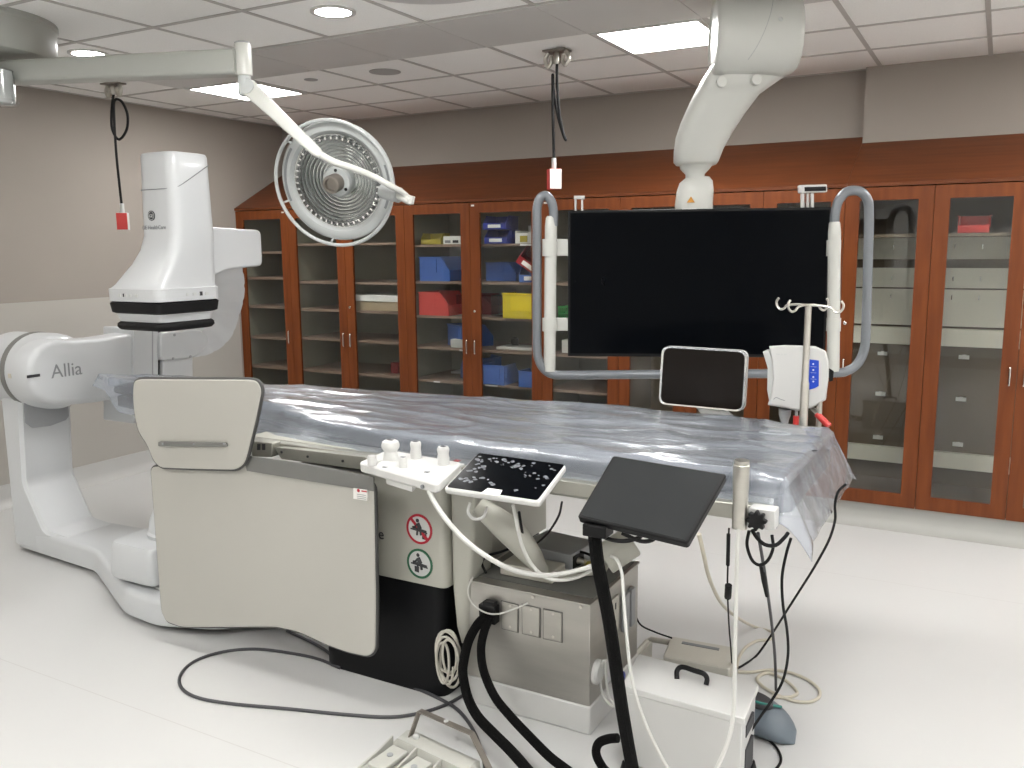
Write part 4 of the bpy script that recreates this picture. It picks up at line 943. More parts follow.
for q in ((385, 467), (427, 472)): a = at(*q, Z=.991); MB().box(a+V((-.008, -.006, -.001)), a+V((.008, .006, .0015))).build('panel_marker', 'inkgrey', CP, smooth=0)
a = (c4[0]+c4[1])/2; dx = (c4[1]-c4[0]).normalized(); fn = V((dx.y, -dx.x, 0)); a = c4[0].lerp(c4[1], .83)+V((0, 0, -.022))
MB().cyl(a+fn*-.004, a+fn*.004, .007, n=14).build('cable_port', 'inkgrey', CP)

TT = thing('bedside_touch_tablet', (-1.32, 2.35, .90), 'white-framed touch tablet with smudged black glass on the near table rail', 'tablet')
t4 = [at(443, 488.5, Y=2.25), at(538.5, 502.5, Y=2.25), at(566.5, 464.5, Y=2.44), at(478, 452.5, Y=2.44)]
o, tn = slab(t4, .022, .014, 'tablet_body', 'white', TT, .006)
cc = sum(t4, V())/4; i4 = [cc+(p-cc)*f+tn*.0012 for p, f in zip(t4, (.95, .95, .97, .97))]
i4[0] += (i4[3]-i4[0])*.02; i4[1] += (i4[2]-i4[1])*.02
TG = MB().prism(round_poly(i4, .008, 3), -tn*.003).build('tablet_glass', 'screen', TT, smooth=0)
m = MB(); rnd = random.Random(5)
for k in range(80):
    u, w = rnd.random()**1.4*.92+.04, rnd.random()**.8*.8+.15
    p = (i4[0]*(1-u)+i4[1]*u)*(1-w)+(i4[3]*(1-u)+i4[2]*u)*w+tn*.0002
    r = rnd.uniform(.003, .010); e1 = (i4[1]-i4[0]).normalized(); e2 = tn.cross(e1)
    m.prism([p+e1*r*rnd.uniform(.7, 1.4)*math.cos(2*PI*j/9)+e2*r*rnd.uniform(.5, 1)*math.sin(2*PI*j/9) for j in range(9)], tn*.0003)
M['smudge'] = mat('glass_smudge', (.15, .16, .18), .35, var=.5, scale=60)
sm = m.build('fluid_spots', 'smudge', TG, smooth=0); sm['kind'] = 'stuff'
e1 = (i4[1]-i4[0]); p = i4[0]+e1*.40; e2 = (i4[3]-i4[0])
MB().prism([p-e2*.05, p+e1*.21-e2*.05, p+e1*.19+e2*.11, p+e1*.03+e2*.11], tn*.0015).build('white_sticker', 'paper', TT, smooth=0)
c = (t4[0]+t4[1]+t4[2]+t4[3])/4
MB().box((c.x-.05, 2.40, .90), (c.x+.05, 2.50, .965)).build('tablet_mount', 'white', TT, bevel=.006)
MB().box((c.x-.03, 2.48, .91), (c.x+.03, 2.56, .95)).build('rail_clamp', 'white', TT, bevel=.004)
m = MB(); m.tube(catmull([at(470, 503, Y=2.33), at(468, 512, Y=2.33), at(474, 519, Y=2.34), at(483, 517, Y=2.36), at(487, 507, Y=2.38)], 6), .005, 8); m.build('cable_clip', 'white', TT)

BM = thing('bedside_monitor', (-.95, 2.33, .80), 'black tilted bedside monitor on the near table rail', 'monitor')
b4 = [at(577, 517, Y=2.12), at(687.5, 543.5, Y=2.12), at(727, 474, Y=2.30), at(613, 455, Y=2.30)]
o, bn = slab(b4, .026, .010, 'monitor_housing', 'black', BM, .004)
cc = sum(b4, V())/4; i4 = [cc+(p-cc)*.94+bn*.0012 for p in b4]
MB().prism(i4, -bn*.003).build('monitor_glass', 'screen2', BM, smooth=0)
bt = b4[0].lerp(b4[1], .12); bt2 = b4[0].lerp(b4[1], .72)
MB().tube(catmull([bt-bn*.03, bt-bn*.05+V((0, .05, -.01)), V((-.98, 2.45, .90)), V((-.98, 2.55, .925))], 6), .016, 10).build('monitor_arm', 'black', BM)
MB().box(bt-bn*.03+V((-.02, -.02, -.025)), bt-bn*.03+V((.05, .04, .01))).build('arm_block', 'black', BM, bevel=.004)
m = MB(); hb = lambda x, y: at(x, y, Y=2.16)
m.tube(catmull([hb(596, 528), hb(606, 538), hb(625, 541), hb(641, 536), hb(630, 529)], 6), .006, 8)
m.tube(catmull([hb(622, 533), hb(640, 541), hb(652, 540), hb(656, 534), hb(645, 529)], 6), .006, 8); m.build('coiled_lead', 'rubber', BM)

PO = thing('accessory_post', (-.61, 2.47, .88), 'short stainless steel tube clamped to the near table rail', 'rail post')
a, b = at(739.5, 528, Y=2.49), at(740, 460, Y=2.49); L = (b-a).length
MB().lathe((a.x, a.y, a.z), (0, 0, 1), [(.0225, 0), (.0225, L*.55), (.0235, L*.6), (.0235, L*.93), (.021, L*.94), (.0225, L*.96), (.0215, L)], 28).build('post_tube', 'steel', PO)
q = [at(x, y, Y=2.50) for x, y in ((748.5, 508), (775, 511), (774.5, 531), (748, 527))]
MB().prism(round_poly(q, .003, 2), (0, .055, 0)).build('clamp_block', 'white', PO, bevel=.003)
kc = at(757.5, 519.5, Y=2.497); nn = 8; pts = []
for k in range(48):
    t = 2*PI*k/48; r = .026+.005*math.cos(nn*t); pts.append(kc+V((math.cos(t)*r, 0, math.sin(t)*r)))
MB().prism(pts, (0, -.022, 0)).build('star_knob', 'black', PO, bevel=.002)

# ------------------------------------------------------------------ steel connection box under the table
EB = thing('equipment_box', (-1.42, 2.88, 0), 'stainless steel connection box on a white plinth under the table', 'equipment box')
x0, x1, y0, y1 = -1.68, -1.166, 2.645, 3.12
MB().box((x0-.005, y0+.0, .0), (x1+.004, y1, .108)).build('plinth', 'white', EB, bevel=.006)
MB().box((x0, y0+.004, .108), (x1, y1-.004, .484)).build('box_body', 'steelbox', EB, bevel=.004)
MB().box((x0-.004, y0-.004, .484), (x1+.004, y1, .492)).build('box_top', 'steelbox', EB, bevel=.002)
MB().box((x0+.01, y0+.05, .4925), (x1-.01, y1-.02, .494)).build('rubber_mat', 'strap', EB, smooth=0)
for q in (((502, 601), (518, 605), (518, 632), (502.5, 628)), ((522.5, 604.5), (540, 608.5), (540, 637), (523, 633)), ((544, 609), (562, 613), (562, 642), (544, 638))):
    pl_ = MB().prism([at(x, y, Y=y0+.003) for x, y in q], (0, -.006, 0)).build('blank_plate', 'steelbox', EB, bevel=.0025)
    cq = sum((Vector((*p, 0)) for p in q), V())/4
    MB().prism([at(cq.x+(x-cq.x)*1.09, cq.y+(y-cq.y)*1.06, Y=y0+.003) for x, y in q], (0, -.0015, 0)).build('plate_outline', 'strap', EB, smooth=0)  # dark backing outline, slightly larger than its plate
    m = MB(); cx = (q[0][0]+q[1][0])/2
    for yy in (q[0][1]+5, q[2][1]-5): pp = at(cx, yy, Y=y0-.003); m.cyl(pp, pp+V((0, -.002, 0)), .005, n=10)
    m.build('plate_screw', 'steel', pl_)
q = [at(x, y, Y=y0) for x, y in ((483, 601), (499.5, 604), (499.5, 622), (484, 618))]
MB().prism(q, (0, -.035, 0)).build('cable_inlet', 'black', EB, bevel=.003)
q = [at(x, y, Y=y0-.004) for x, y in ((486.5, 598.5), (497.5, 600.5), (498, 605), (486.5, 603))]
MB().prism(q, (0, -.03, 0)).build('inlet_latch', 'black', EB, bevel=.002)
m = MB()
for x in (472, 533, 581): pp = at(x, {472: 580, 533: 597, 581: 607}[x], Y=y0-.001); m.cyl(pp, pp+V((0, -.004, 0)), .006, n=10)
m.build('box_screw', 'steel', EB)
XS = x1+.001
def side(x, y, z): return V((XS, y, z))
MB().box((XS-.002, 2.80, .30), (XS+.006, 2.90, .44)).build('outlet_plate', 'beigebox', EB, bevel=.002)
m = MB()
for z in (.335, .405):
    for y in (2.835, 2.865): m.box((XS+.006, y-.004, z-.012), (XS+.0075, y+.004, z+.012))
m.build('outlet_slot', 'ink', EB, smooth=0)
MB().box((XS-.002, 2.80, .13), (XS+.006, 2.90, .275)).build('socket_plate', 'white', EB, bevel=.002)
for z in (.235, .175): MB().lathe((XS+.005, 2.85, z), (1, 0, 0), [(.024, 0), (.024, .012), (.018, .018), (.01, .018)], 18).build('red_socket', 'darkred', EB)
MB().lathe((XS+.003, 2.88, .125), (1, 0, 0), [(.02, 0), (.02, .03), (.014, .034)], 16).build('blue_plug', 'darkblue', EB)
for y in (2.96, 3.02): MB().box((XS-.002, y-.02, .27), (XS+.018, y+.02, .42)).build('connector_block', 'greyplastic', EB, bevel=.003)
MB().lathe((XS, 2.70, .22), (1, 0, 0), [(.045, 0), (.045, .012), (.035, .02), (.02, .02)], 20).build('round_cover', 'white', EB)

zt = .4945
tag(MB().box((-1.58, 2.74, zt), (-1.36, 2.86, zt+.045)).build('flat_beige_unit', 'beigebox', bevel=.006), 'flat beige unit lying on the steel box near its front', 'device')
pb = thing('power_adapter', (-1.43, 2.98, zt), 'dark grey adapter box lying on the back of the steel box', 'adapter')
Rz = Matrix.Rotation(-.12, 3, 'Z'); MB().box((-.12, -.10, 0), (.12, .10, .075), Rz, (-1.45, 2.98, zt)).build('adapter_body', 'greyplastic', pb, bevel=.004)
MB().box((.1202, -.085, .01), (.124, -.01, .065), Rz, (-1.45, 2.98, zt)).build('adapter_socket', 'black', pb, smooth=0)
MB().lathe((-1.45, 2.98, zt)+Rz@V((.124, -.05, .04)) if False else V((-1.45, 2.98, zt))+Rz@V((.124, -.05, .04)), (1, -.12, 0), [(.014, 0), (.012, .01), (.010, .03)], 14).build('adapter_plug', 'steel', pb)
tag(MB().lathe((-1.285, 2.93, zt), (0, 0, 1), [(.018, 0), (.028, .01), (.028, .028), (.018, .036)], 16).build('brass_fitting', 'olive'), 'small yellowish fitting beside the dark adapter on the steel box', 'fitting')
# cream support arm under the tablet
sa = MB(); pth = [at(478, 505, Y=2.50), at(497, 520, Y=2.52), at(515, 536, Y=2.56), at(531, 555, Y=2.62), at(541, 570, Y=2.70)]
pth = catmull(pth, 5); sa.tube(pth, .03, 16, rs=[.030+.018*math.sin(PI*min(1, i/len(pth)*1.15)) for i in range(len(pth))])
tag(sa.build('support_strut', 'cream'), 'slanting cream strut between the tablet and the steel box', 'strut')
hb_ = MB(); a = at(604, 560, Y=2.66); b = at(632, 541, Y=2.72)
hb_.lathe(a, b-a, [(.052, 0), (.054, .004), (.054, (b-a).length-.006), (.050, (b-a).length)], 28)
tag(hb_.build('cable_funnel', 'cream', smooth=40), 'short cream tube gathering white hoses at the corner of the steel box', 'tube')
tag(MB().prism(round_poly([at(x, y, Z=.50) for x, y in ((545, 572), (570, 562), (612, 560), (606, 574), (560, 580))], .03, 4), (0, 0, .012)).build('cream_tray', 'cream', bevel=.003), 'flat cream tray under the hoses on the steel box', 'tray')

# ------------------------------------------------------------------ floor things at the right
WB = thing('lidded_box', (-.80, 2.62, 0), 'white metal box with a black lid handle on the floor', 'box')
w4 = [V((-.988, 2.505, .300)), V((-.583, 2.487, .300)), V((-.597, 2.722, .300)), V((-1.022, 2.742, .300))]
cc = sum(w4, V())/4; b4_ = [V((cc.x+(p.x-cc.x)*.96, cc.y+(p.y-cc.y)*.96, .28)) for p in w4]
MB().prism(b4_, (0, 0, -.25)).build('box_body', 'white', WB, bevel=.004)
MB().prism([p+V((0, 0, -.02)) for p in w4], (0, 0, .022)).build('lid', 'white', WB, bevel=.003)
hp = [at(677, 679, Z=.302), at(677, 671, Z=.318), at(682, 667, Z=.330), at(694, 670.5, Z=.332), at(704, 674, Z=.330), at(707, 679, Z=.318), at(706, 685, Z=.302)]
MB().tube(catmull(hp, 5), .0085, 10).build('lid_handle', 'black', WB)
for p in b4_: MB().lathe((p.x*.96+cc.x*.04, p.y*.96+cc.y*.04, 0), (0, 0, 1), [(.018, 0), (.02, .006), (.014, .03)], 14).build('rubber_foot', 'black', WB)
m = MB(); e = b4_[1].lerp(b4_[2], .5); 
for z0, z1 in ((.06, .16), (.20, .24)): m.box((e.x-.004, e.y-.05, z0), (e.x+.006, e.y+.05, z1))
m.build('side_socket', 'ink', WB, bevel=.002)
BU = thing('beige_pedal_unit', (-1.0, 3.22, 0), 'beige metal unit with side handle behind the white lidded box', 'device')
u4 = [at(673, 664, Z=.02), at(733, 673, Z=.02), at(738, 652, Z=.02), at(678, 645, Z=.02)]
u4 = [V((-1.06, 3.12, .004)), V((-.80, 3.14, .004)), V((-.83, 3.33, .004)), V((-1.09, 3.31, .004))]
MB().prism(round_poly(u4, .012, 3), (0, 0, .115)).build('unit_body', 'beigebox', BU, bevel=.005)
MB().prism([V((-1.03, 3.26, .119)), V((-.88, 3.27, .119)), V((-.882, 3.29, .119)), V((-1.032, 3.28, .119))], (0, 0, .002)).build('top_label', 'inkgrey', BU, smooth=0)
m = MB(); m.tube([V((-1.085, 3.30, .095)), V((-1.17, 3.29, .095)), V((-1.185, 3.28, .085)), V((-1.185, 3.13, .085)), V((-1.17, 3.12, .09)), V((-1.06, 3.125, .09))], .012, 10)
m.box((-1.19, 3.13, .01), (-1.165, 3.29, .09)); m.build('carry_handle', 'beigebox', BU)
FP = thing('foot_pedal', (-.62, 2.98, 0), 'rounded slate grey foot pedal with a teal cord on the floor', 'foot pedal')
m = MB(); dpx = V((.55, -.22, 0)).normalized(); px_ = V((dpx.y, -dpx.x, 0)); ctr = V((-.69, 3.0, 0)); rg = []
for k in range(19):
    t = k/18; q_ = 2*t-1; r = max(.04, (1-abs(q_)**2.4)**.5); L = -.19+.38*t; hgt = .120*r*(1-.22*t)
    sec_ = []
    for j in range(24):
        an = 2*PI*j/24; sec_.append(ctr+dpx*L+px_*(math.cos(an)*.10*r*(1-.1*q_))+V((0, 0, max(.002, hgt*.45+math.copysign(abs(math.sin(an))**.8, math.sin(an))*hgt*.5))))
    rg.append(sec_)
m.skin(rg).build('pedal_body', 'slate', FP, smooth=60)
m = MB(); m.tube(catmull([ctr+dpx*-.10+px_*.07+V((0, 0, .10)), ctr+dpx*.0+px_*.05+V((0, 0, .115)), ctr+dpx*.07+px_*.02+V((0, 0, .11)), ctr+dpx*.10+px_*-.05+V((0, 0, .085))], 6), .005, 8); m.build('pedal_cord', 'teal', FP)
m = MB(); m.skin([[ctr+dpx*(.02+.075*math.cos(2*PI*j/24))+px_*(.045*math.sin(2*PI*j/24))+V((0, 0, z)) for j in range(24)] for z in (.09, .108)]); m.build('pedal_recess', 'cablegrey', FP, bevel=.003)

# foot switch with a bail handle, at the bottom edge
FS = thing('foot_switch', (-1.56, 2.18, 0), 'grey foot switch with a bent metal carrying handle at the front', 'foot switch')
h0, h1, h2, h3 = at(410, 738, Z=.055), at(419.5, 710.5, Z=.15), at(472, 733.5, Z=.15), at(490, 770, Z=.055)
ux = (h2-h1); ux.z = 0; ux.normalize(); uy = V((-ux.y, ux.x, 0))
m = MB()
for a, b in ((h0, h1), (h1, h2), (h2, h3)):
    w = uy*.011 if (b-a).z == 0 or abs((b-a).normalized().z) < .3 else uy*.011; d = (b-a).normalized(); th = d.cross(uy).normalized()*.0025
    m.skin([[a-w-th, a+w-th, a+w+th, a-w+th], [b-w-th, b+w-th, b+w+th, b-w+th]])
m.build('carry_handle', 'bronze', FS, smooth=0)
pp = h1.lerp(h2, .52); MB().cyl(pp, pp+V((0, 0, .006)), .008, n=14).build('handle_screw', 'lightgrey', FS)
b0 = h0-ux*.03
def fs(u, w, z): p = b0+ux*u-uy*w; p.z = z; return p
MB().prism(round_poly([fs(-.03, -.045, .004), fs(.34, -.045, .004), fs(.34, .20, .004), fs(-.03, .20, .004)], .03, 4), (0, 0, .012)).build('base_plate', 'pedal', FS, bevel=.003)
rg = []
for u in (-.02, 0, .31, .33):
    k = .5 if u in (-.02, .33) else 1
    rg.append([fs(u, -.04, .016), fs(u, -.04+.035*(1-k), .016+.04*k), fs(u, -.015, .016+.05*k), fs(u, .03, .016+.042*k), fs(u, .04, .016)])
MB().skin(rg).build('rear_hood', 'pedal', FS, smooth=40)
for u in (-.028, .088, .20, .315):
    MB().prism([fs(u, .03, .016), fs(u, .03, .060), fs(u, .09, .042), fs(u, .19, .020), fs(u, .19, .016)], ux*.008).build('side_rib', 'pedal', FS, bevel=.002)
for k, u in enumerate((.0, .112, .222)):
    pd = MB().prism([fs(u, .05, .028), fs(u+.07, .05, .028), fs(u+.07, .17, .020), fs(u, .17, .020)], (0, 0, .018)).build('pedal', 'pedal', FS, bevel=.004)
    c = fs(u+.035, .10, .043); MB().cyl(c, c+V((0, 0, .003)), .011, n=16).build('pedal_button', 'greyplastic', pd)
c = fs(.055, -.005, .062); MB().ball(c+V((0, 0, .004)), .012).build('hood_knob', 'lightgrey', FS)

# ------------------------------------------------------------------ far side of the table: pole, white unit, small monitor
YV = 3.53
IV = thing('infusion_pole', at(803, 430, Y=YV), 'slim steel infusion pole with four hooks behind the right end of the table', 'infusion pole')
a, b = at(803, 430, Y=YV), at(805.5, 304, Y=YV); base = V((a.x, a.y, .93)); topv = V((a.x, a.y, b.z))
MB().lathe(base, (0, 0, 1), [(.0165, 0), (.0165, .25), (.0135, .26), (.0125, topv.z-base.z-.004), (.009, topv.z-base.z)], 18).build('pole_tube', 'steel', IV)
MB().box(base+V((-.02, -.055, -.035)), base+V((.02, .02, .02))).build('pole_clamp', 'steel', IV, bevel=.003)
for tx, ty, s in ((779, 300, 1), (794, 304, 1), (823, 301, -1), (841, 307, -1)):
    e = at(tx, ty, Y=YV+(-.06 if tx in (794, 841) else .06)); c0 = topv+V((0, 0, -.004)); d = e-c0; d.z = 0; L = d.length; d.normalize(); c1 = c0+d*(L*.72)+V((0, 0, -.006))
    hk = [c0, c0+d*L*.4, c1, c1+d*.012+V((0, 0, -.012)), c1+d*.030+V((0, 0, -.016)), c1+d*.046+V((0, 0, -.004)), c1+d*.050+V((0, 0, .014)), c1+d*.040+V((0, 0, .028))]
    MB().tube(catmull(hk, 5), .0048, 8).build('pole_hook', 'steel', IV)
P2 = thing('support_rod', at(818, 425, Y=3.60), 'short steel rod carrying the white unit behind the infusion pole', 'rod')
a = at(818.5, 428, Y=3.60); MB().cyl((a.x, a.y, .86), (a.x, a.y, 1.16), .011, n=16).build('rod_tube', 'steel', P2)
MB().box((a.x-.018, 3.46, .855), (a.x+.018, 3.62, .895)).build('rod_clamp', 'steel', P2, bevel=.003)
WU = thing('pump_unit', at(797, 405, Y=3.60), 'white medical unit with a blue control label behind the infusion pole', 'medical unit')
YU = 3.60
def up_(x, y, d=0): return at(x, y, Y=YU+d)
o1 = [(769, 346), (785, 345), (815, 346), (826, 351), (829, 362), (828.5, 380), (826, 400), (812, 408), (798, 411), (784, 408), (767.5, 405), (771, 395), (773, 378), (772, 360)]
MB().skin([[up_(x, y, 0) for x, y in o1], [up_(x, y, -.012)+V((0, 0, 0)) for x, y in [(797+(x-797)*.97, 377+(y-377)*.97) for x, y in o1]]][::-1]+[[up_(x, y, .10) for x, y in o1]]).build('unit_body', 'white', WU, smooth=30, bevel=.004)
MB().prism([up_(x, y, .015) for x, y in ((762.5, 351.5), (769, 351), (774, 362), (775, 378), (773, 393), (769, 401), (767, 390), (767.5, 368))], (0, .08, 0)).build('side_grip', 'lightgrey', WU, bevel=.003)
q = [up_(x, y, -.0125) for x, y in ((807.5, 359), (819, 360.5), (818.8, 386), (815, 388), (807, 390.5))]
BLb = MB().prism(q, (0, -.002, 0)).build('blue_label', 'bluelabel', WU, smooth=0)
m = MB()
for y in (364, 370, 377, 381.5): c = up_(813.3, y, -.0150); m.cyl(c, c+V((0, -.001, 0)), .0035, n=10)
for y in (366.5, 372.5, 378.8): m.box(up_(810.5, y, -.0155), up_(816.5, y+.5, -.0148))
m.build('label_symbol', 'paper', BLb, smooth=0)
m = MB()
for x0, x1 in ((776, 780), (781, 783), (784, 787)): m.box(up_(x0, 353.5, -.0130), up_(x1, 355, -.0118))
m.build('unit_print', 'lightgrey', WU, smooth=0)
m = MB(); m.tube(catmull([up_(773.5, 399.5, -.012), up_(776, 397.5, -.0125), up_(780, 399, -.0125), up_(785, 400.8, -.012)], 4), .0012, 6); m.build('unit_swoosh', 'inkgrey', WU)
m = MB(); c = up_(785, 410, .04); m.lathe(c+V((0, 0, -.095)), (0, 0, 1), [(.012, 0), (.016, .05), (.024, .075), (.026, .1)], 16); m.build('lower_nozzle', 'greyplastic', WU)
c = up_(796.5, 411, .03); MB().cyl(c+V((0, 0, -.055)), c+V((0, 0, -.02)), .012, n=14).build('red_clip', 'red', WU); MB().cyl(c+V((0, 0, -.022)), c+V((0, 0, .01)), .006, n=10).build('clip_stem', 'lightgrey', WU)
MB().cyl(up_(812, 408, .03), up_(818, 414, .0), .009, n=12).build('lead_plug', 'steel', WU)
MB().cyl(up_(817, 414, .0), up_(829, 426, -.02), .013, n=14).build('red_grip', 'red', WU)
MB().skin([[up_(833, 381, .06), up_(834, 371, .06), up_(829, 368, .06), up_(829, 382, .06)], [up_(832, 376, .10), up_(833, 372, .10), up_(829, 368, .10), up_(829, 382, .10)]]).build('rear_knob', 'black', WU, bevel=.003)
SM = thing('small_monitor', at(703, 415, Y=3.66), 'small dark tablet screen with a bright metal rim behind the table', 'tablet')
YM = 3.62
q = [at(x, y, Y=YM-.03*(405-y)/60*0) for x, y in ((662, 346), (747.5, 351), (744, 412), (658.5, 404))]
rp = round_poly(q, .035, 6); c = sum(q, V())/4
MB().prism(rp, (0, .035, 0)).build('tablet_body', 'lightgrey', SM, bevel=.006)
inn = [c+(p-c)*.985+V((0, -.001, 0)) for p in rp]; MB().ringprism([p+V((0, -.001, 0)) for p in rp], [c+(p-c)*.95 for p in rp], (0, .006, 0)).build('metal_rim', 'chrome', SM)
M['screenbrown'] = mat('dim_screen', (.010, .0075, .006), .2, var=.3, scale=3, spec=.15)
MB().prism([c+(p-c)*.95+V((0, -.0012, 0)) for p in rp], (0, .003, 0)).build('tablet_glass', 'screenbrown', SM, smooth=0)
q = [at(x, y, Y=YM+.02) for x, y in ((693, 404), (722, 408), (737, 421), (706, 421))]
MB().prism(q, (0, .03, 0)).build('tablet_stand', 'white', SM, bevel=.004)
MB().box(at(700, 420, Y=YM)+V((-.03, -.15, -.06)), at(735, 420, Y=YM)+V((.03, .06, -.02))).build('stand_foot', 'white', SM, bevel=.004)

# ------------------------------------------------------------------ cables and hoses
F = .006
def fl(x, y, z=F): return (x, y, 'Z', z)
def vy(x, y, Y): return (x, y, 'Y', Y)
cable('floor_cable', [fl(287, 631), fl(305, 639), fl(322, 648), fl(345, 664), fl(380, 676), fl(415, 688), fl(440, 699), fl(458, 710), fl(472, 728), fl(482, 752), fl(486, 775)], .0065, 'cablegrey', 'grey cable running along the foot of the black pedestal')
cable('floor_cable', [fl(340, 668), fl(318, 659), fl(290, 653), fl(255, 649), fl(222, 652), fl(195, 661), fl(181, 674), fl(181, 687), fl(196, 697), fl(230, 703.5), fl(290, 709), fl(345, 714.5), fl(390, 717), fl(420, 713), fl(445, 705), fl(462, 696)], .0065, 'cablegrey', 'grey cable making a wide loop on the floor in front of the shield')
cable('black_hose', [vy(487, 616, 2.60), vy(478, 624, 2.59), vy(469, 640, 2.57), vy(464, 660, 2.54), vy(463, 675, 2.51), vy(468, 698, 2.46), vy(478, 717, 2.42), vy(495, 735, 2.38), vy(512, 752, 2.33), vy(532, 775, 2.28), fl(560, 808, .02), fl(610, 840, .02)], .018, 'fabric', 'thick black hose from the steel box, the one curving farther left', 'hose')
cable('black_hose', [vy(490, 617, 2.60), vy(484, 632, 2.585), vy(481, 650, 2.56), vy(484, 672, 2.53), vy(495, 697, 2.49), vy(512, 718, 2.45), vy(530, 737, 2.41), vy(550, 757, 2.36), vy(572, 774, 2.33), fl(600, 798, .017), fl(650, 825, .017)], .016, 'fabric', 'thick black hose from the steel box, the one curving farther right', 'hose')
cable('black_hose', [vy(594, 527, 2.16), vy(595, 540, 2.16), vy(598, 565, 2.16), vy(603, 590, 2.17), vy(608, 615, 2.18), vy(612, 640, 2.18), vy(617, 675, 2.18), vy(623, 715, 2.19), vy(630, 755, 2.20), vy(637, 790, 2.21), fl(648, 826, .02)], .019, 'fabric', 'thick black sleeved hose hanging from the bedside monitor', 'hose')
cable('black_hose', [vy(618, 738, 2.44), vy(608, 739, 2.44), vy(599, 743, 2.43), vy(596, 752, 2.42), vy(600, 763, 2.41), vy(610, 774, 2.40), fl(640, 788, .016)], .015, 'fabric', 'short curled black hose on the floor left of the white lidded box', 'hose')
cable('white_hose', [vy(429, 491, 2.24), vy(436, 505, 2.22), vy(449, 523, 2.21), vy(466, 541, 2.21), vy(486, 556, 2.22), vy(508, 568, 2.26), vy(530, 574, 2.32), vy(552, 575, 2.40), vy(575, 571, 2.50), vy(594, 565, 2.58), vy(606, 558, 2.66)], .0080, 'hose', 'thick white hose sweeping from the control panel to the cream tube', 'hose')
cable('white_hose', [vy(513, 505, 2.36), vy(517, 525, 2.38), vy(522, 545, 2.40), vy(530, 562, 2.42), vy(542, 575, 2.44), vy(556, 580, 2.46), vy(575, 578, 2.52), vy(592, 570, 2.60), vy(606, 560, 2.68)], .006, 'hose', 'white hose dropping from under the touch tablet to the cream tube', 'hose')
cable('white_hose', [vy(610, 556, 2.64), vy(617, 560, 2.56), vy(622, 575, 2.50), vy(624, 605, 2.44), vy(627, 640, 2.40), vy(632, 680, 2.36), vy(642, 715, 2.34), vy(655, 745, 2.33), vy(672, 775, 2.32), fl(712, 830, .006)], .0055, 'hose', 'white hose falling from the cream tube across the white lidded box', 'hose')
cable('white_tube', [vy(738.5, 529, 2.47), vy(737, 560, 2.46), vy(736, 600, 2.45), vy(735, 645, 2.44), vy(734.5, 680, 2.43), vy(734, 705, 2.42), vy(731, 730, 2.40), vy(724, 752, 2.38), vy(712, 778, 2.36), fl(690, 830, .007), fl(650, 850, .007)], .006, 'hose', 'straight white tube falling from the steel post to the floor', 'tube')
cable('beige_cable', [vy(699, 534, 2.46), vy(704, 556, 2.52), vy(710, 580, 2.75), vy(722, 604, 3.10), vy(738, 618, 3.5), fl(755, 627), fl(772, 632), fl(771, 639), fl(757, 641), fl(745, 648), fl(738, 660), fl(737, 668)], .0065, 'beige', 'beige cable hanging beside the bedside monitor and ending in a bend on the floor')
cable('beige_cable', [fl(738, 672), fl(752, 672), fl(775, 670), fl(800, 676), fl(817, 687), fl(819, 697), fl(808, 702), fl(790, 700), fl(768, 690), fl(757, 679), fl(768, 673), fl(785, 680), fl(797, 692), fl(790, 697), fl(772, 697)], .0065, 'beige', 'coil of beige cable lying on the floor behind the foot pedal')
b = MB(); b.tube(catmull(path_pts([vy(729, 528, 2.56), vy(728.5, 540, 2.56), vy(728, 560, 2.57), vy(727.5, 590, 2.60), vy(729, 625, 2.7), vy(731, 650, 2.9), fl(732, 668)]), 6), .0028, 8)
tc_ = thing('thin_black_cord', at(729, 528, Y=2.56), 'thin black cord with a small dark bead hanging left of the white tube', 'cable')
b.build('cord', 'rubber', tc_)
for y0, y1, r in ((534, 565, .006), (585, 597, .011)):
    MB().tube([at(728.5, y0, Y=2.565), at(728.2, (y0+y1)/2, Y=2.57), at(727.8, y1, Y=2.59)], r, 10).build('cord_bead', 'rubber', tc_)
cable('black_loop_cable', [vy(749, 531, 2.55), vy(747, 545, 2.56), vy(752, 560, 2.57), vy(760, 565, 2.58), vy(768, 560, 2.59), vy(773, 548, 2.6), vy(772, 535, 2.62)], .005, 'rubber', 'black cable loop hanging lowest below the star knob')
cable('black_loop_cable', [vy(752, 530, 2.56), vy(758, 539, 2.57), vy(766, 545, 2.58), vy(776, 545, 2.6), vy(784, 538, 2.62), vy(788, 533, 2.64)], .006, 'rubber', 'shallow black cable arc just below the star knob')
cp = thing('probe_cable', at(758, 535, Y=2.62), 'grey cable with black grip hanging to the floor under the table end', 'cable')
MB().tube(catmull(path_pts([vy(758, 533, 2.60), vy(761, 550, 2.64), vy(765, 575, 2.7), vy(770, 610, 2.88), vy(774, 645, 3.06), vy(775.5, 670, 3.2), fl(776, 690)]), 6), .0055, 8).build('cord', 'cablegrey', cp)
MB().tube(path_pts([vy(762, 565, 2.675), vy(764, 580, 2.71), vy(767, 596, 2.755)]), .010, 10, rs=[.010, .009, .006]).build('cord_grip', 'rubber', cp)
cable('black_cable', [vy(791, 538, 2.62), vy(786, 555, 2.62), vy(782, 578, 2.63), vy(783, 605, 2.66), vy(787, 630, 2.70), vy(788, 655, 2.74), vy(783, 680, 2.76), vy(772, 700, 2.74), vy(758, 720, 2.71), vy(749, 735, 2.68), fl(745, 750), fl(748, 764), fl(760, 772), fl(774, 770), fl(781, 760), fl(776, 747), fl(763, 736), fl(748, 731)], .0045, 'rubber', 'black cable winding from the table end to a loop beside the white lidded box')
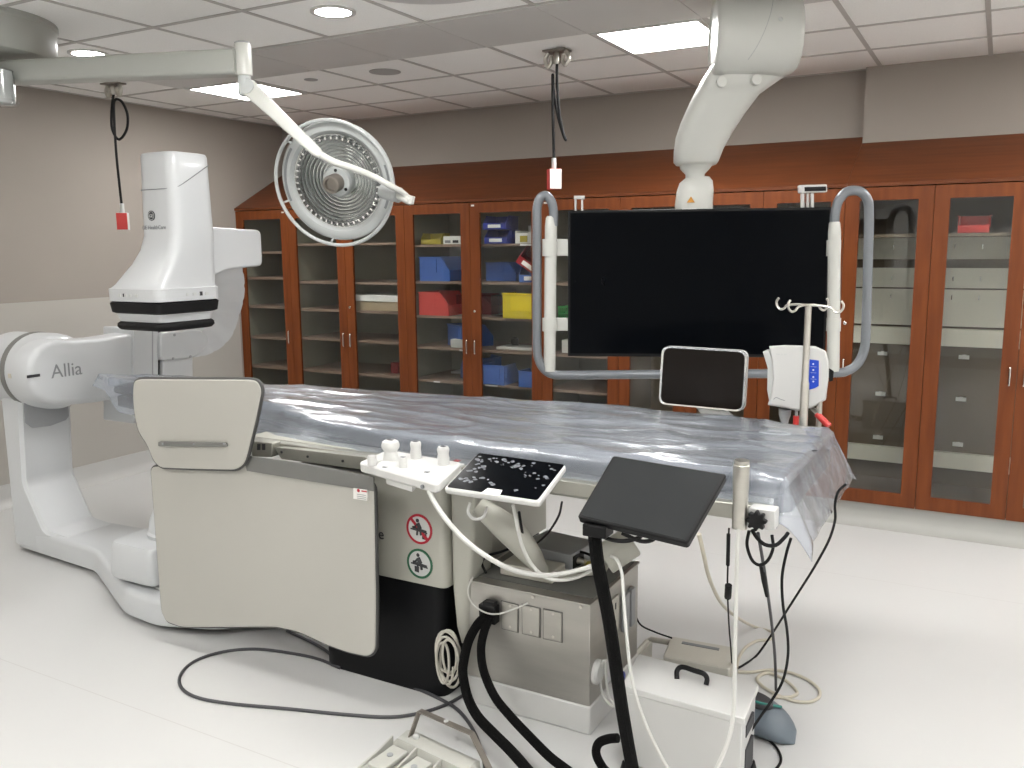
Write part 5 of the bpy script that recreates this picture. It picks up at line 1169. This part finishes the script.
cable('black_cable', [vy(846, 484, 2.95), vy(838, 492, 2.95), vy(835, 505, 2.95), vy(835, 520, 3.0), vy(829, 540, 3.08), vy(815, 566, 3.2), vy(800, 590, 3.32), vy(786, 612, 3.44), vy(772, 634, 3.56), fl(757, 655), fl(745, 664), fl(738, 668)], .0045, 'rubber', 'thin black cable running from the plastic sheet corner down to the floor')
cable('black_cable', [vy(562, 502, 2.55), vy(559, 515, 2.58), vy(551, 529, 2.62), vy(543, 538, 2.75), vy(537, 543, 2.90)], .004, 'rubber', 'thin black cable dropping behind the touch tablet to the adapter')
cable('black_cable', [vy(631, 588, 3.1), vy(634, 608, 3.12), vy(640, 624, 3.14), vy(655, 632, 3.18), vy(672, 638, 3.22)], .0035, 'rubber', 'thin black cable from the steel box to the beige unit')
cable('black_cable', [vy(519, 512, 2.50), vy(521, 525, 2.52), vy(523, 536, 2.56)], .005, 'rubber', 'short black cable under the touch tablet beside the cream strut')
cable('black_cable', [vy(520, 545, 2.90), vy(500, 552, 2.80), vy(487, 556, 2.74), vy(482, 563, 2.72), vy(486, 573, 2.70)], .005, 'rubber', 'black cable bending over the left corner of the steel box')
cable('black_cable', [vy(562, 552, 2.90), vy(575, 551, 2.95), vy(588, 554, 2.9), vy(596, 560, 2.85)], .005, 'rubber', 'black cable lying beside the yellowish fitting')
cable('thin_white_cord', [vy(473, 577, 2.64), vy(468, 590, 2.62), vy(472, 603, 2.61), vy(484, 612, 2.60), vy(497, 614, 2.60), vy(512, 610, 2.61), vy(528, 603, 2.635)], .003, 'hose', 'thin white cord looping over the black inlet of the steel box')
# coil of grey cable hung on the side of the pedestal
m = MB(); cc = at(452, 656, Y=2.60); pts = []
for k in range(150):
    t = 2*PI*k/25; pts.append(cc+V((math.cos(t)*(.040+.016*math.sin(k*.11))+.012*math.sin(k*.043), -.012-.030*abs(math.sin(k*.05)), math.sin(t)*(.085+.022*math.sin(k*.09+1))+.014*math.sin(k*.06))))
m.tube(pts, .005, 8); tag(m.build('cable_coil', 'beigebox'), 'bundled coil of pale grey cable beside the black pedestal', 'cable')
# loose white cables behind the hose at the steel box
for i, (dx, l) in enumerate(((0, 'loose white cable at the right side of the steel box, the outer one'), (6, 'loose white cable at the right side of the steel box, the inner one'))):
    cable('loose_white_cable', [vy(604+dx*.3, 660, 2.70), vy(600+dx, 675, 2.72), vy(603+dx, 695, 2.72), vy(614+dx*.6, 706, 2.70), vy(622, 692, 2.72), vy(618, 670, 2.76), vy(614, 655, 2.78)], .005, 'hose', l)

# ------------------------------------------------------------------ world and view
w = bpy.data.worlds.new('world'); w.use_nodes = True; bpy.context.scene.world = w
w.node_tree.nodes['Background'].inputs[0].default_value = (.5, .5, .5, 1); w.node_tree.nodes['Background'].inputs[1].default_value = .05
sc = bpy.context.scene
sc.view_settings.view_transform = 'Standard'; sc.view_settings.look = 'None'; sc.view_settings.gamma = 1; sc.view_settings.use_curve_mapping = False
sc.view_settings.exposure = 1.28
sc.cycles.use_denoising = True
sc.cycles.max_bounces = 10; sc.cycles.transparent_max_bounces = 12; sc.cycles.sample_clamp_indirect = 6
sc.cycles.caustics_reflective = False
